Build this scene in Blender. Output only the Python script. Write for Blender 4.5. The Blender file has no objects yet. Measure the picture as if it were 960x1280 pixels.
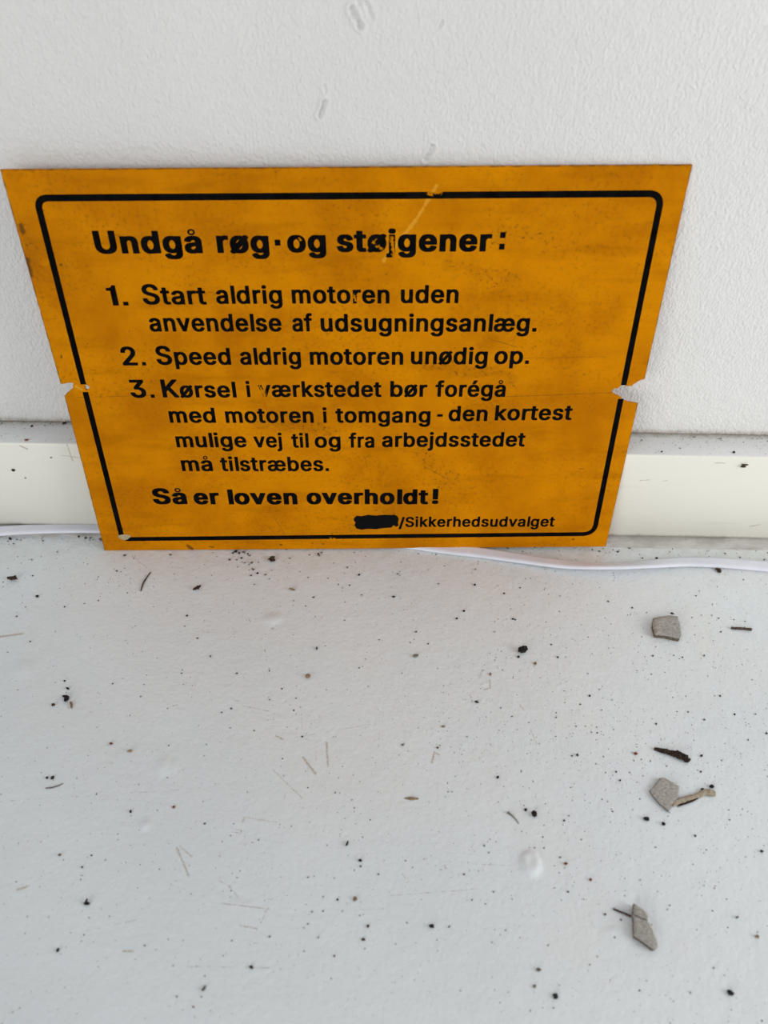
import bpy, bmesh, math, random, json
import numpy as np
from mathutils import Vector, Matrix, noise

random.seed(7)
S = bpy.context.scene
COL = S.collection
MM = 0.001

# ------------------------------------------------------------------ camera
F_PX = 951.7                                   # focal length for a 960x1280 frame
PITCH, ROLL = 0.7660, 0.0190                   # looking down, slight roll
CAM = Vector((0.1638, -0.34382, 0.33034))
fw = Vector((0, math.cos(PITCH), -math.sin(PITCH)))
up0 = Vector((0, math.sin(PITCH), math.cos(PITCH)))
rt0 = Vector((1, 0, 0))
rt = rt0 * math.cos(ROLL) + up0 * math.sin(ROLL)
up = up0 * math.cos(ROLL) - rt0 * math.sin(ROLL)
cd = bpy.data.cameras.new('camera')
cam = bpy.data.objects.new('camera', cd)
COL.objects.link(cam)
cam.matrix_world = Matrix(((rt.x, up.x, -fw.x, CAM.x), (rt.y, up.y, -fw.y, CAM.y), (rt.z, up.z, -fw.z, CAM.z), (0, 0, 0, 1)))
cd.sensor_width = 36
cd.lens = F_PX / 1280 * 36
cd.clip_start = 0.01
cd.dof.use_dof = True
cd.dof.focus_distance = 0.415
cd.dof.aperture_fstop = 9.5
S.camera = cam

# ------------------------------------------------------------------ light and exposure
w = bpy.data.worlds.new('daylight_room')
S.world = w
w.use_nodes = True
bg = w.node_tree.nodes['Background']
bg.inputs['Color'].default_value = (0.86, 0.94, 1.0, 1)
bg.inputs['Strength'].default_value = 0.42


def area(name, loc, target, sx, sy, power, color):
    d = bpy.data.lights.new(name, 'AREA')
    d.shape = 'RECTANGLE'
    d.size, d.size_y = sx, sy
    d.energy = power
    d.color = color
    o = bpy.data.objects.new(name, d)
    COL.objects.link(o)
    o.location = loc
    o.rotation_euler = (Vector(target) - Vector(loc)).to_track_quat('-Z', 'Y').to_euler()
    return o


area('side_window_daylight', (1.05, -0.42, 0.34), (0.25, -0.06, 0.03), 0.5, 0.45, 4.0, (1.0, 0.97, 0.93))
area('front_fill_light', (-1.1, -2.1, 0.75), (0.15, 0, 0.05), 1.6, 0.9, 18.0, (1.0, 0.965, 0.915))  # added fill from behind the camera, brightens wall and skirting evenly
S.view_settings.view_transform = 'Standard'
S.view_settings.look = 'None'
S.view_settings.exposure = 0.11
S.view_settings.gamma = 1
S.view_settings.use_curve_mapping = False


# ------------------------------------------------------------------ helpers
def ray(px, py):
    return (fw * F_PX + rt * (px - 480) - up * (py - 640)).normalized()


def on_floor(px, py, z=0.0):
    d = ray(px, py)
    return CAM + d * ((z - CAM.z) / d.z)


def on_y(px, py, y):
    d = ray(px, py)
    return CAM + d * ((y - CAM.y) / d.y)


SKIRT_T, SKIRT_H = 0.02047, 0.06613
YAW, SPIN, LEAN = math.radians(1.553), math.radians(0.661), math.radians(7.658)
BL = Vector((0, -0.03792, 0.0002))
ex = Vector((math.cos(YAW), math.sin(YAW), 0))
ny = Vector((-math.sin(YAW), math.cos(YAW), 0))
ez = Vector((0, 0, 1)) * math.cos(LEAN) + ny * math.sin(LEAN)
SA = ex * math.cos(SPIN) + ez * math.sin(SPIN)
SB = ez * math.cos(SPIN) - ex * math.sin(SPIN)
SN = SA.cross(SB)
SIGN_M = Matrix(((SA.x, SB.x, SN.x, BL.x), (SA.y, SB.y, SN.y, BL.y), (SA.z, SB.z, SN.z, BL.z), (0, 0, 0, 1)))


def on_sign(px, py):
    d = ray(px, py)
    p = CAM + d * ((BL - CAM).dot(SN) / d.dot(SN)) - BL
    return Vector((p.dot(SA), p.dot(SB)))


def tag(o, label=None, cat=None, group=None, kind=None):
    if label: o['label'] = label
    if cat: o['category'] = cat
    if group: o['group'] = group
    if kind: o['kind'] = kind
    return o


def link(name, me, mat=None, parent=None):
    o = bpy.data.objects.new(name, me)
    COL.objects.link(o)
    for m in (mat if isinstance(mat, (list, tuple)) else [mat]):
        if m is not None:
            me.materials.append(m)
    if parent is not None:
        o.parent = parent
    return o


def from_bm(name, bm, mat, parent=None, smooth=True):
    bmesh.ops.recalc_face_normals(bm, faces=bm.faces)
    me = bpy.data.meshes.new(name)
    bm.to_mesh(me)
    bm.free()
    if smooth:
        for p in me.polygons: p.use_smooth = True
    return link(name, me, mat, parent)


def filled(name, loops, depth, mat, parent=None, bevel=0.0, z=0.0):
    """closed 2-D outlines (holes by the even-odd rule) as a solid of the given thickness"""
    c = bpy.data.curves.new(name, 'CURVE')
    c.dimensions = '2D'
    c.fill_mode = 'BOTH'
    c.extrude = depth / 2 - bevel
    c.bevel_depth = bevel
    c.bevel_resolution = 1
    for L in loops:
        s = c.splines.new('POLY')
        s.points.add(len(L) - 1)
        for p, (x, y) in zip(s.points, L):
            p.co = (x, y, 0, 1)
        s.use_cyclic_u = True
    t = bpy.data.objects.new(name, c)
    COL.objects.link(t)
    dg = bpy.context.evaluated_depsgraph_get()
    me = bpy.data.meshes.new_from_object(t.evaluated_get(dg))
    bpy.data.objects.remove(t)
    bpy.data.curves.remove(c)
    me.name = name
    me.materials.clear()
    me.transform(Matrix.Translation((0, 0, z)))
    return link(name, me, mat, parent)


# ------------------------------------------------------------------ materials
class NT:
    """small node writer"""
    def __init__(s, name, rough=0.6, spec=0.4):
        s.m = bpy.data.materials.new(name)
        s.m.use_nodes = True
        s.t = s.m.node_tree
        s.b = s.t.nodes['Principled BSDF']
        s.b.inputs['Roughness'].default_value = rough
        s.b.inputs['Specular IOR Level'].default_value = spec
        s.co = s.t.nodes.new('ShaderNodeTexCoord').outputs['Object']

    def n(s, typ, **kw):
        n = s.t.nodes.new('ShaderNode' + typ)
        for k, v in kw.items():
            setattr(n, k, v)
        return n

    def put(s, sock, v):
        if isinstance(v, bpy.types.NodeSocket):
            s.t.links.new(v, sock)
        else:
            sock.default_value = v

    def math(s, op, a, b=0.0, c=0.0, clamp=False):
        n = s.n('Math', operation=op, use_clamp=clamp)
        for i, v in enumerate((a, b, c)):
            s.put(n.inputs[i], v)
        return n.outputs[0]

    def vec(s, op, a, b=None, scale=None, out=0):
        n = s.n('VectorMath', operation=op)
        s.put(n.inputs[0], a)
        if b is not None: s.put(n.inputs[1], b)
        if scale is not None: s.put(n.inputs['Scale'], scale)
        return n.outputs['Value'] if op in ('LENGTH', 'DOT_PRODUCT', 'DISTANCE') else n.outputs[0]

    def noise(s, scale, detail=3, rough=0.55, stretch=None, seed=0.0, dist=0.0):
        v = s.co
        if stretch:
            v = s.vec('MULTIPLY', v, stretch)
        if seed:
            v = s.vec('ADD', v, (seed, seed * 1.7, seed * 0.3))
        n = s.n('TexNoise')
        s.put(n.inputs['Vector'], v)
        n.inputs['Scale'].default_value = scale
        n.inputs['Detail'].default_value = detail
        n.inputs['Roughness'].default_value = rough
        n.inputs['Distortion'].default_value = dist
        return n.outputs['Fac']

    def ramp(s, v, a, b, lo=0.0, hi=1.0):
        n = s.n('MapRange', interpolation_type='SMOOTHSTEP')
        s.put(n.inputs['Value'], v)
        for k, x in (('From Min', a), ('From Max', b), ('To Min', lo), ('To Max', hi)):
            s.put(n.inputs[k], x)
        return n.outputs[0]

    def mix(s, f, a, b):
        n = s.n('Mix', data_type='RGBA')
        s.put(n.inputs['Factor'], f)
        A, B = [i for i in n.inputs if i.type == 'RGBA']
        s.put(A, a if isinstance(a, bpy.types.NodeSocket) else (*a, 1))
        s.put(B, b if isinstance(b, bpy.types.NodeSocket) else (*b, 1))
        return [o for o in n.outputs if o.type == 'RGBA'][0]

    def stroke(s, P, a, b, wid, wob=0.0, soft=0.5):
        """mask of a line from a to b (2-D or 3-D points) with ragged edges; P is the coordinate socket"""
        a, b = Vector((*a, 0)[:3]), Vector((*b, 0)[:3])
        d = b - a
        L2 = max(d.dot(d), 1e-12)
        rel = s.vec('SUBTRACT', P, tuple(a))
        h = s.math('DIVIDE', s.vec('DOT_PRODUCT', rel, tuple(d)), L2, clamp=True)
        q = s.vec('SUBTRACT', rel, s.vec('SCALE', tuple(d), scale=h))
        dist = s.vec('LENGTH', q)
        if not isinstance(wob, float):
            dist = s.math('ADD', dist, wob)
        return s.ramp(dist, wid, wid * soft, 0.0, 1.0)

    def most(s, masks):
        r = masks[0]
        for m in masks[1:]:
            r = s.math('MAXIMUM', r, m)
        return r

    def bump(s, h, strength, dist):
        n = s.n('Bump')
        n.inputs['Strength'].default_value = strength
        n.inputs['Distance'].default_value = dist
        s.put(n.inputs['Height'], h)
        s.t.links.new(n.outputs[0], s.b.inputs['Normal'])

    def color(s, c):
        s.put(s.b.inputs['Base Color'], c if isinstance(c, bpy.types.NodeSocket) else (*c, 1))
        return s.m


def plain(name, c, rough=0.7, var=0.25, scale=900, spec=0.3, bump=0.0):
    t = NT(name, rough, spec)
    n = t.noise(scale, 4, 0.6)
    lo = tuple(v * (1 - var) for v in c)
    hi = tuple(min(1, v * (1 + var)) for v in c)
    if bump:
        t.bump(n, bump, 0.0004)
    return t.color(t.mix(t.ramp(n, 0.3, 0.7), lo, hi))


# --- painted floor
def floor_material():
    t = NT('white_floor_paint', 0.5, 0.35)
    flat = t.vec('MULTIPLY', t.co, (1, 1, 0))
    base = t.mix(t.ramp(t.noise(9, 3, 0.5), 0.3, 0.7), (0.720, 0.755, 0.775), (0.760, 0.795, 0.815))
    # grime gathered along the foot of the wall
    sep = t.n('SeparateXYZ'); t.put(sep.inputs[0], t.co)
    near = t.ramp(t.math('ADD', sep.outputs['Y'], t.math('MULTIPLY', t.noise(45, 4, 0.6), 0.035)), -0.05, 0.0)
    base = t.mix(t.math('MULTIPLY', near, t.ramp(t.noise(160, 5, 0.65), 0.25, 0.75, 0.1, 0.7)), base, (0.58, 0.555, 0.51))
    warm = t.ramp(t.noise(14, 3, 0.5, seed=3.1), 0.45, 0.75, 0, 0.35)
    base = t.mix(warm, base, (0.76, 0.75, 0.73))
    # fine soiling
    soil = t.ramp(t.noise(700, 3, 0.6, seed=1.3), 0.62, 0.78, 0, 0.35)
    base = t.mix(soil, base, (0.52, 0.49, 0.45))
    wob = t.math('MULTIPLY', t.math('SUBTRACT', t.noise(1700, 6, 0.8), 0.44), 0.0048)
    fine = t.math('MULTIPLY', t.math('SUBTRACT', t.noise(500, 4, 0.7, seed=5), 0.46), 0.0013)

    def marks(lst, wb):
        return t.most([t.stroke(flat, on_floor(*a)[:2], on_floor(*b)[:2], wd * MM, wb, 0.25) for a, b, wd in lst])
    tan = [((408, 928), (410, 958), .9), ((379, 947), (394, 967), 1.1), ((599, 847), (603, 838), .65), ((605, 862), (613, 860), .75),
           ((613, 860), (612, 850), .75), ((543, 940), (540, 953), .9), ((543, 940), (549, 944), .8), ((503, 1092), (511, 1102), .4),
           ((240, 1071), (225, 1058), .6), ((221, 1060), (236, 1095), .8), ((341, 962), (378, 998), .5), ((0, 796), (28, 792), 1.2),
           ((154, 1189), (166, 1189), .9), ((345, 920), (354, 924), .9), ((663, 912), (671, 930), .5), ((303, 1021), (346, 1028), .4),
           ((303, 1027), (306, 1022), .8), ((22, 1112), (34, 1108), 1.0), ((650, 882), (656, 888), .6), ((300, 1157), (322, 1161), .5)]
    thin = [((290, 875), (302, 877), .22), ((303, 882), (336, 889), .25), ((275, 1129), (336, 1136), .3), ((272, 1100), (286, 1107), .22),
            ((286, 1107), (299, 1123), .25), ((288, 1035), (309, 1040), .22), ((290, 1040), (305, 1042), .22), ((242, 789), (300, 793), .2),
            ((328, 1150), (335, 1132), .2), ((482, 1120), (600, 1111), .16), ((736, 1143), (744, 1161), .22), ((590, 1080), (640, 1082), .15),
            ((700, 935), (850, 1000), .12), ((233, 1208), (340, 1210), .12), ((165, 695), (190, 715), .2), ((376, 882), (378, 915), .13),
            ((0, 1002), (250, 985), .1), ((350, 925), (465, 905), .12), ((450, 1137), (480, 1136), .15), ((100, 1165), (170, 1150), .12),
            ((395, 935), (395, 950), .2), ((474, 915), (473, 935), .15), ((342, 1170), (350, 1195), .12)]
    base = t.mix(t.math('MULTIPLY', marks(tan, wob), 0.85), base, (0.40, 0.31, 0.22))
    base = t.mix(t.math('MULTIPLY', marks(thin, fine), 0.6), base, (0.36, 0.31, 0.26))
    h = t.math('ADD', t.math('MULTIPLY', t.noise(420, 3, 0.55), 1.0), t.math('MULTIPLY', t.noise(110, 2, 0.5, seed=2), 1.4))
    t.bump(h, 0.33, 0.0009)
    return t.color(base)


def wall_material():
    t = NT('white_wall_paint', 0.55, 0.35)
    base = t.mix(t.ramp(t.noise(7, 3, 0.5), 0.3, 0.7), (0.765, 0.755, 0.74), (0.80, 0.79, 0.775))
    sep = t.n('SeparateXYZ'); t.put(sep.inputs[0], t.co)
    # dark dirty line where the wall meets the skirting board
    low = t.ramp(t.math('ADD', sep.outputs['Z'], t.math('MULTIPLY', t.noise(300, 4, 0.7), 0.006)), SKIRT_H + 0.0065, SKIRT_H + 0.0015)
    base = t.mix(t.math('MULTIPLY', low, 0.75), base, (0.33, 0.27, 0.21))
    dots = t.ramp(t.noise(480, 3, 0.6, seed=4), 0.70, 0.78, 0, 0.35)
    base = t.mix(dots, base, (0.5, 0.46, 0.4))
    h = t.math('ADD', t.noise(640, 3, 0.6, (1.1, 1, 0.75), dist=0.3), t.math('MULTIPLY', t.noise(170, 2, 0.5, seed=2), 0.7))
    t.bump(h, 0.82, 0.0011)
    return t.color(base)


def skirt_material():
    t = NT('cream_gloss_paint', 0.35, 0.45)
    base = t.mix(t.ramp(t.noise(22, 3, 0.5, (0.3, 1, 1)), 0.3, 0.7), (0.85, 0.83, 0.745), (0.875, 0.855, 0.77))
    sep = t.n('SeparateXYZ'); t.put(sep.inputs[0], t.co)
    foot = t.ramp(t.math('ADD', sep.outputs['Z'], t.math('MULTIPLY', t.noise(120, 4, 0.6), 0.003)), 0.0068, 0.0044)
    base = t.mix(t.math('MULTIPLY', foot, 0.7), base, (0.30, 0.26, 0.21))  # foot grime, deepened to paint in the shadow line of the gap
    smear = t.ramp(t.noise(60, 5, 0.6, (0.25, 1, 2.5), seed=6), 0.60, 0.76, 0, 0.22)
    base = t.mix(smear, base, (0.55, 0.50, 0.42))
    wob = t.math('MULTIPLY', t.math('SUBTRACT', t.noise(500, 4, 0.7), 0.5), 0.0012)

    def fr(a, b, wd):
        return t.stroke(t.co, on_y(*a, -SKIRT_T), on_y(*b, -SKIRT_T), wd * MM, wob, 0.3)
    scr = t.most([fr((84, 556), (91, 576), .5), (fr((76, 569), (100, 572), .35)), fr((25, 557), (34, 561), .8), fr((893, 579), (907, 579), .5),
                  fr((938, 658), (950, 656), .5), fr((800, 601), (812, 600), .5), fr((826, 602), (834, 601), .4)])
    base = t.mix(t.math('MULTIPLY', scr, 0.6), base, (0.38, 0.32, 0.25))
    t.bump(t.noise(90, 3, 0.5, (0.4, 1, 1)), 0.12, 0.0008)
    return t.color(base)


def skirt_top_material():
    t = NT('dusty_white_ledge', 0.7, 0.25)
    base = t.mix(t.ramp(t.noise(40, 4, 0.6, (0.4, 1, 1)), 0.3, 0.7), (0.80, 0.795, 0.785), (0.86, 0.86, 0.855))
    dots = t.ramp(t.noise(650, 4, 0.65, seed=4), 0.56, 0.74, 0, 0.6)
    base = t.mix(dots, base, (0.42, 0.37, 0.31))
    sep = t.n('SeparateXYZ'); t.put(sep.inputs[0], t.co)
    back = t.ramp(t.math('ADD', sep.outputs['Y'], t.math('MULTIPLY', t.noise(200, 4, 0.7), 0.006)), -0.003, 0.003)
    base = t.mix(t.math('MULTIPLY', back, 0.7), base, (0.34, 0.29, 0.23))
    t.bump(t.noise(500, 4, 0.6), 0.3, 0.0006)
    return t.color(base)


def fillet_material():
    t = NT('dirty_sealant', 0.7, 0.25)
    base = t.mix(t.ramp(t.noise(120, 5, 0.65, (0.35, 1, 1)), 0.3, 0.7), (0.38, 0.36, 0.33), (0.60, 0.58, 0.55))
    dots = t.ramp(t.noise(700, 4, 0.65, seed=4), 0.60, 0.74, 0, 0.7)
    base = t.mix(dots, base, (0.25, 0.21, 0.17))
    t.bump(t.noise(300, 4, 0.6), 0.4, 0.0008)
    return t.color(base)


AMBER = (0.54, 0.183, 0.0)


def sign_material():
    t = NT('amber_plastic', 0.5, 0.03)
    sp = on_sign
    mott = t.noise(26, 5, 0.6, seed=1)
    base = t.mix(t.ramp(mott, 0.32, 0.68), (0.480, 0.154, 0.0), (0.645, 0.226, 0.0))
    streak = t.ramp(t.noise(60, 5, 0.6, (0.22, 1.6, 1), seed=2), 0.48, 0.72, 0, 0.5)
    base = t.mix(streak, base, (0.36, 0.112, 0.0))
    gold = t.ramp(t.noise(38, 5, 0.65, (0.8, 1, 1), seed=14), 0.52, 0.70, 0, 0.5)
    base = t.mix(gold, base, (0.66, 0.245, 0.0))
    smoky = t.ramp(t.noise(480, 5, 0.75, seed=5), 0.50, 0.68, 0, 1)
    cloud = t.ramp(t.noise(30, 4, 0.6, (0.6, 1, 1), seed=9), 0.36, 0.64, 0.06, 0.55)
    base = t.mix(t.math('MULTIPLY', smoky, cloud), base, (0.20, 0.066, 0.003))
    P = t.vec('MULTIPLY', t.co, (1, 1, 0))
    wob = t.math('MULTIPLY', t.math('SUBTRACT', t.noise(400, 4, 0.7), 0.5), 0.0030)
    wide = t.math('MULTIPLY', t.math('SUBTRACT', t.noise(120, 5, 0.7, seed=3), 0.5), 0.030)

    def st(a, b, wd, wb=wob, soft=0.3):
        return t.stroke(P, sp(*a), sp(*b), wd * MM, wb, soft)
    # brown grime smudges
    sm = t.most([st((480, 640), (430, 665), 10, wide, 0.1), st((520, 560), (560, 600), 8, wide, 0.1), st((330, 530), (410, 540), 5, wide, 0.1),
                 st((530, 455), (640, 470), 5, wide, 0.1), st((620, 290), (700, 300), 6, wide, 0.1), st((30, 285), (42, 340), 5, wide, 0.1),
                 st((560, 330), (640, 350), 5, wide, 0.1)])
    base = t.mix(t.math('MULTIPLY', sm, t.ramp(smoky, 0.0, 1.0, 0.14, 0.85)), base, (0.17, 0.055, 0.004))
    # worn brown edge marks
    flecks = t.ramp(t.noise(650, 2, 0.5, seed=21), 0.69, 0.76, 0, 0.75)
    base = t.mix(flecks, base, (0.16, 0.050, 0.003))
    em = t.most([st((26, 282), (29, 290), 1.6), st((34, 325), (38, 345), 1.8), st((77, 445), (77, 447), .5), st((53, 405), (60, 430), .9),
                 st((77, 331), (77, 331), .9), st((235, 682), (240, 686), 1.4), st((262, 683), (266, 684), .8), st((351, 681), (352, 681), .9),
                 st((716, 674), (717, 674), .7), st((390, 679), (391, 679), .5), st((403, 680), (404, 680), .5)])
    base = t.mix(t.math('MULTIPLY', em, 0.8), base, (0.10, 0.040, 0.008))
    ragged = t.math('MULTIPLY', t.math('SUBTRACT', t.noise(220, 5, 0.7, seed=12), 0.42), 0.0016)
    rim = t.most([st((0.5, 212.7), (865, 206.6), .42, ragged, 0.2), st((0.5, 212.7), (75.9, 479), .55, ragged, 0.2), st((81, 495), (131, 688), .5, ragged, 0.2),
                  st((865, 206.6), (805.6, 473), .4, ragged, 0.2), st((797, 505), (757, 683), .35, ragged, 0.2)])
    base = t.mix(t.math('MULTIPLY', rim, 0.75), base, (0.13, 0.050, 0.008))
    # pale scratches, crease and hair cracks
    pale = t.most([st((546, 232), (520, 275), 1.1), st((520, 275), (480, 325), 1.3), st((95, 483), (102, 487), .9), st((110, 503), (113, 512), .45)])
    base = t.mix(t.math('MULTIPLY', pale, 0.38), base, (0.86, 0.46, 0.05))
    fine = t.math('MULTIPLY', t.math('SUBTRACT', t.noise(300, 3, 0.6, seed=8), 0.5), 0.0006)
    cr = t.most([st((626, 496), (764, 491), .28, fine), st((90, 497), (200, 494), .16, fine), st((623, 397), (640, 406), .25, fine), st((640, 406), (662, 405), .25, fine),
                 st((610, 423), (647, 434), .3, fine), st((530, 583), (562, 600), .25, fine), st((456, 573), (462, 568), .2, fine), st((650, 448), (760, 446), .15, fine),
                 st((456, 573), (459, 583), .2, fine), st((345, 650), (356, 668), .25, fine), st((724, 586), (729, 586), .5, fine)])
    base = t.mix(t.math('MULTIPLY', cr, 0.7), base, (0.20, 0.080, 0.008))
    t.put(t.b.inputs['Roughness'], t.ramp(mott, 0.3, 0.7, 0.45, 0.6))
    t.bump(t.noise(240, 3, 0.5), 0.05, 0.0004)
    return t.color(base)


def ink_material():
    t = NT('black_print', 0.6, 0.0)
    P = t.vec('MULTIPLY', t.co, (1, 1, 0))
    rag = t.math('MULTIPLY', t.math('SUBTRACT', t.noise(900, 5, 0.75), 0.5), 0.0052)
    diag = t.math('MULTIPLY', t.math('SUBTRACT', t.noise(700, 3, 0.6, (2.2, 0.6, 1), seed=3), 0.5), 0.0095)
    spots = [((489, 297), (493, 322), .75, rag), ((466, 303), (478, 312), .4, rag), ((374, 298), (376, 300), .25, rag), ((441, 368), (445, 376), .4, rag),
             ((326, 484), (331, 496), .9, diag), ((536, 242), (552, 239), .8, rag), ((413, 673), (419, 673), .25, rag), ((310, 612), (316, 608), .2, rag)]
    m = t.most([t.stroke(P, on_sign(*a), on_sign(*b), wd * MM, wb, 0.7) for a, b, wd, wb in spots])
    pin = t.ramp(t.noise(1500, 2, 0.6, seed=2), 0.80, 0.84, 0, 0.6)
    base = t.mix(t.ramp(t.noise(120, 3, 0.6), 0.3, 0.7), (0.0030, 0.0030, 0.0034), (0.0065, 0.0062, 0.0060))
    return t.color(t.mix(t.math('MAXIMUM', m, pin), base, AMBER))


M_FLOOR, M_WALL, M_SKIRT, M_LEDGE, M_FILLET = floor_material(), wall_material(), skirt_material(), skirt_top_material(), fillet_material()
M_SIGN, M_INK = sign_material(), ink_material()
M_MARKER = plain('marker_ink', (0.0030, 0.0028, 0.0032), 0.4, 0.3, 300, 0.08)
M_CHIP = plain('chipped_plastic', (0.42, 0.34, 0.20), 0.7, 0.25, 900)
M_CABLE = plain('white_pvc', (0.76, 0.77, 0.85), 0.38, 0.04, 60, 0.45)
M_FLAKE = None


def fibre_material(name, lo, hi, seed):
    t = NT(name, 0.9, 0.15)
    n = t.noise(700, 5, 0.7, (1, 1.6, 1), seed=seed)
    t.bump(t.noise(1100, 4, 0.7, seed=seed + 1), 1.0, 0.0009)
    g = t.ramp(t.noise(1800, 3, 0.6, seed=seed + 2), 0.58, 0.72, 0, 0.5)
    return t.color(t.mix(g, t.mix(t.ramp(n, 0.3, 0.7), lo, hi), tuple(v * 0.45 for v in lo)))


M_FLAKE = fibre_material('grey_fibreboard', (0.33, 0.305, 0.275), (0.55, 0.52, 0.48), 1.0)
M_FLAKE_SHADED_EDGE = fibre_material('grey_fibreboard_shaded_edge', (0.10, 0.080, 0.062), (0.26, 0.215, 0.165), 2.0)  # sides of the scraps coloured darker to paint in their shade
M_BARK = fibre_material('dark_bark', (0.018, 0.012, 0.009), (0.075, 0.048, 0.036), 3.0)
M_TWIG = fibre_material('brown_twig', (0.05, 0.035, 0.028), (0.16, 0.115, 0.09), 4.0)
M_STRAW = fibre_material('beige_splinter', (0.36, 0.29, 0.21), (0.58, 0.49, 0.38), 5.0)
M_BLACK = plain('black_grit', (0.010, 0.009, 0.009), 0.7, 0.5, 1500, 0.3, 0.5)
M_BROWN = plain('brown_grit', (0.055, 0.033, 0.022), 0.85, 0.6, 1500, 0.2, 0.6)
M_GREY = plain('grey_grit', (0.17, 0.15, 0.13), 0.85, 0.5, 1500, 0.2, 0.5)
M_TAN = plain('tan_grit', (0.27, 0.19, 0.115), 0.85, 0.4, 1500, 0.2, 0.5)
M_RED = plain('rusty_grit', (0.22, 0.06, 0.03), 0.85, 0.4, 1500, 0.2, 0.5)
M_HAIR = plain('brown_fibre', (0.10, 0.06, 0.045), 0.7, 0.3, 900)


# ------------------------------------------------------------------ the setting
def lines(ranges):
    out = []
    for a, b, st in ranges:
        out += list(np.arange(a, b - st * 0.3, st))
    out.append(ranges[-1][1])
    return np.array(out)


def grid_mesh(name, U, V, fn):
    uu, vv = np.meshgrid(U, V)
    co = fn(uu.ravel(), vv.ravel()).astype(np.float32)
    nu, nv = len(U), len(V)
    i = (np.arange(nv - 1)[:, None] * nu + np.arange(nu - 1)[None, :]).ravel()
    q = np.stack([i, i + 1, i + 1 + nu, i + nu], 1).astype(np.int32)
    me = bpy.data.meshes.new(name)
    me.vertices.add(len(co)); me.vertices.foreach_set('co', co.ravel())
    me.loops.add(q.size); me.loops.foreach_set('vertex_index', q.ravel())
    me.polygons.add(len(q)); me.polygons.foreach_set('loop_start', np.arange(len(q), dtype=np.int32) * 4)
    me.polygons.foreach_set('use_smooth', np.ones(len(q), dtype=bool))
    me.update(calc_edges=True)
    me.validate()
    return me


def seg_dist(x, y, a, b):
    d = b - a
    h = np.clip(((x - a[0]) * d[0] + (y - a[1]) * d[1]) / max(d.dot(d), 1e-12), 0, 1)
    return np.hypot(x - a[0] - h * d[0], y - a[1] - h * d[1])


def floor_fn(x, y):
    z = np.zeros_like(x)

    def blob(px, py, rx, ry, hgt, p=2.0):
        c = on_floor(px, py)
        r = np.sqrt(((x - c.x) / rx) ** 2 + ((y - c.y) / ry) ** 2)
        return hgt * np.exp(-r ** p)
    z += blob(664, 1079, .0040, .0052, .0016, 6)           # big paint blister
    z -= blob(662, 1076, .0022, .0026, .0006, 3)
    z += blob(776, 1168, .0045, .0050, .0006, 2)
    z += blob(209, 957, .0040, .0050, .0009, 3)
    z += blob(182, 1031, .0022, .0022, .0007, 3)
    z += blob(341, 774, .0045, .0035, .0008, 3)
    z += blob(30, 836, .0060, .0050, .0007, 2)
    for a, b, wd, hg in (((205, 972), (216, 946), .0016, -.0004), ((310, 1123), (275, 1112), .0008, -.0003), ((755, 1165), (768, 1163), .001, .0004)):
        d = seg_dist(x, y, on_floor(*a).to_2d(), on_floor(*b).to_2d())
        z += hg * np.exp(-(d / wd) ** 2)
    return np.stack([x, y, z], 1)


X = lines([(-0.9, -0.13, 0.07), (-0.13, 0.47, 0.0011), (0.47, 1.2, 0.07)])
Y = lines([(-0.95, -0.33, 0.06), (-0.33, -0.02, 0.0011), (-0.02, 0.03, 0.01)])
fl = link('floor', grid_mesh('floor', X, Y, floor_fn), M_FLOOR)
tag(fl, 'white painted floor with specks, scuffs and paint blisters', None, None, 'structure')


def wall_fn(x, z):
    y = np.zeros_like(x)
    for a, b, wd, hg in (((439.5, 11), (450, 33), .00125, .0016), ((458.5, 6), (464.5, 22), .0011, .0009), ((447, 4), (456, 3), .0009, .0006),
                         ((405.8, 127), (399.6, 145), .00105, .0014), ((540.5, 184), (532, 200), .0011, .0013), ((553, 27), (549, 33), .0007, .0007),
                         ((405, 108), (407, 113), .0008, .0006)):
        A, B = on_y(*a, 0), on_y(*b, 0)
        d = seg_dist(x, z, Vector((A.x, A.z)), Vector((B.x, B.z)))
        rag = np.array([noise.noise((u_ * 700, v_ * 700, hg * 1e4)) if k_ < 0.006 else 0.0 for u_, v_, k_ in zip(x, z, d)])
        wv = 0.72 * wd * (1 + 0.55 * rag)
        y += 0.75 * hg * (1 + 0.7 * rag) * np.exp(-(d / wv) ** 2.4) - 0.3 * hg * np.exp(-((d - wd * 1.5) / (wd * 0.6)) ** 2)
    return np.stack([x, y, z], 1)


X = lines([(-0.9, 0.115, 0.06), (0.115, 0.20, 0.0004), (0.20, 1.2, 0.06)])
Z = lines([(-0.01, 0.20, 0.03), (0.20, 0.36, 0.0004), (0.36, 1.1, 0.06)])
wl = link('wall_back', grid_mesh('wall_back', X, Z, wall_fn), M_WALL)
tag(wl, 'off-white painted wall with stippled texture and a few small dents', None, None, 'structure')

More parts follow.
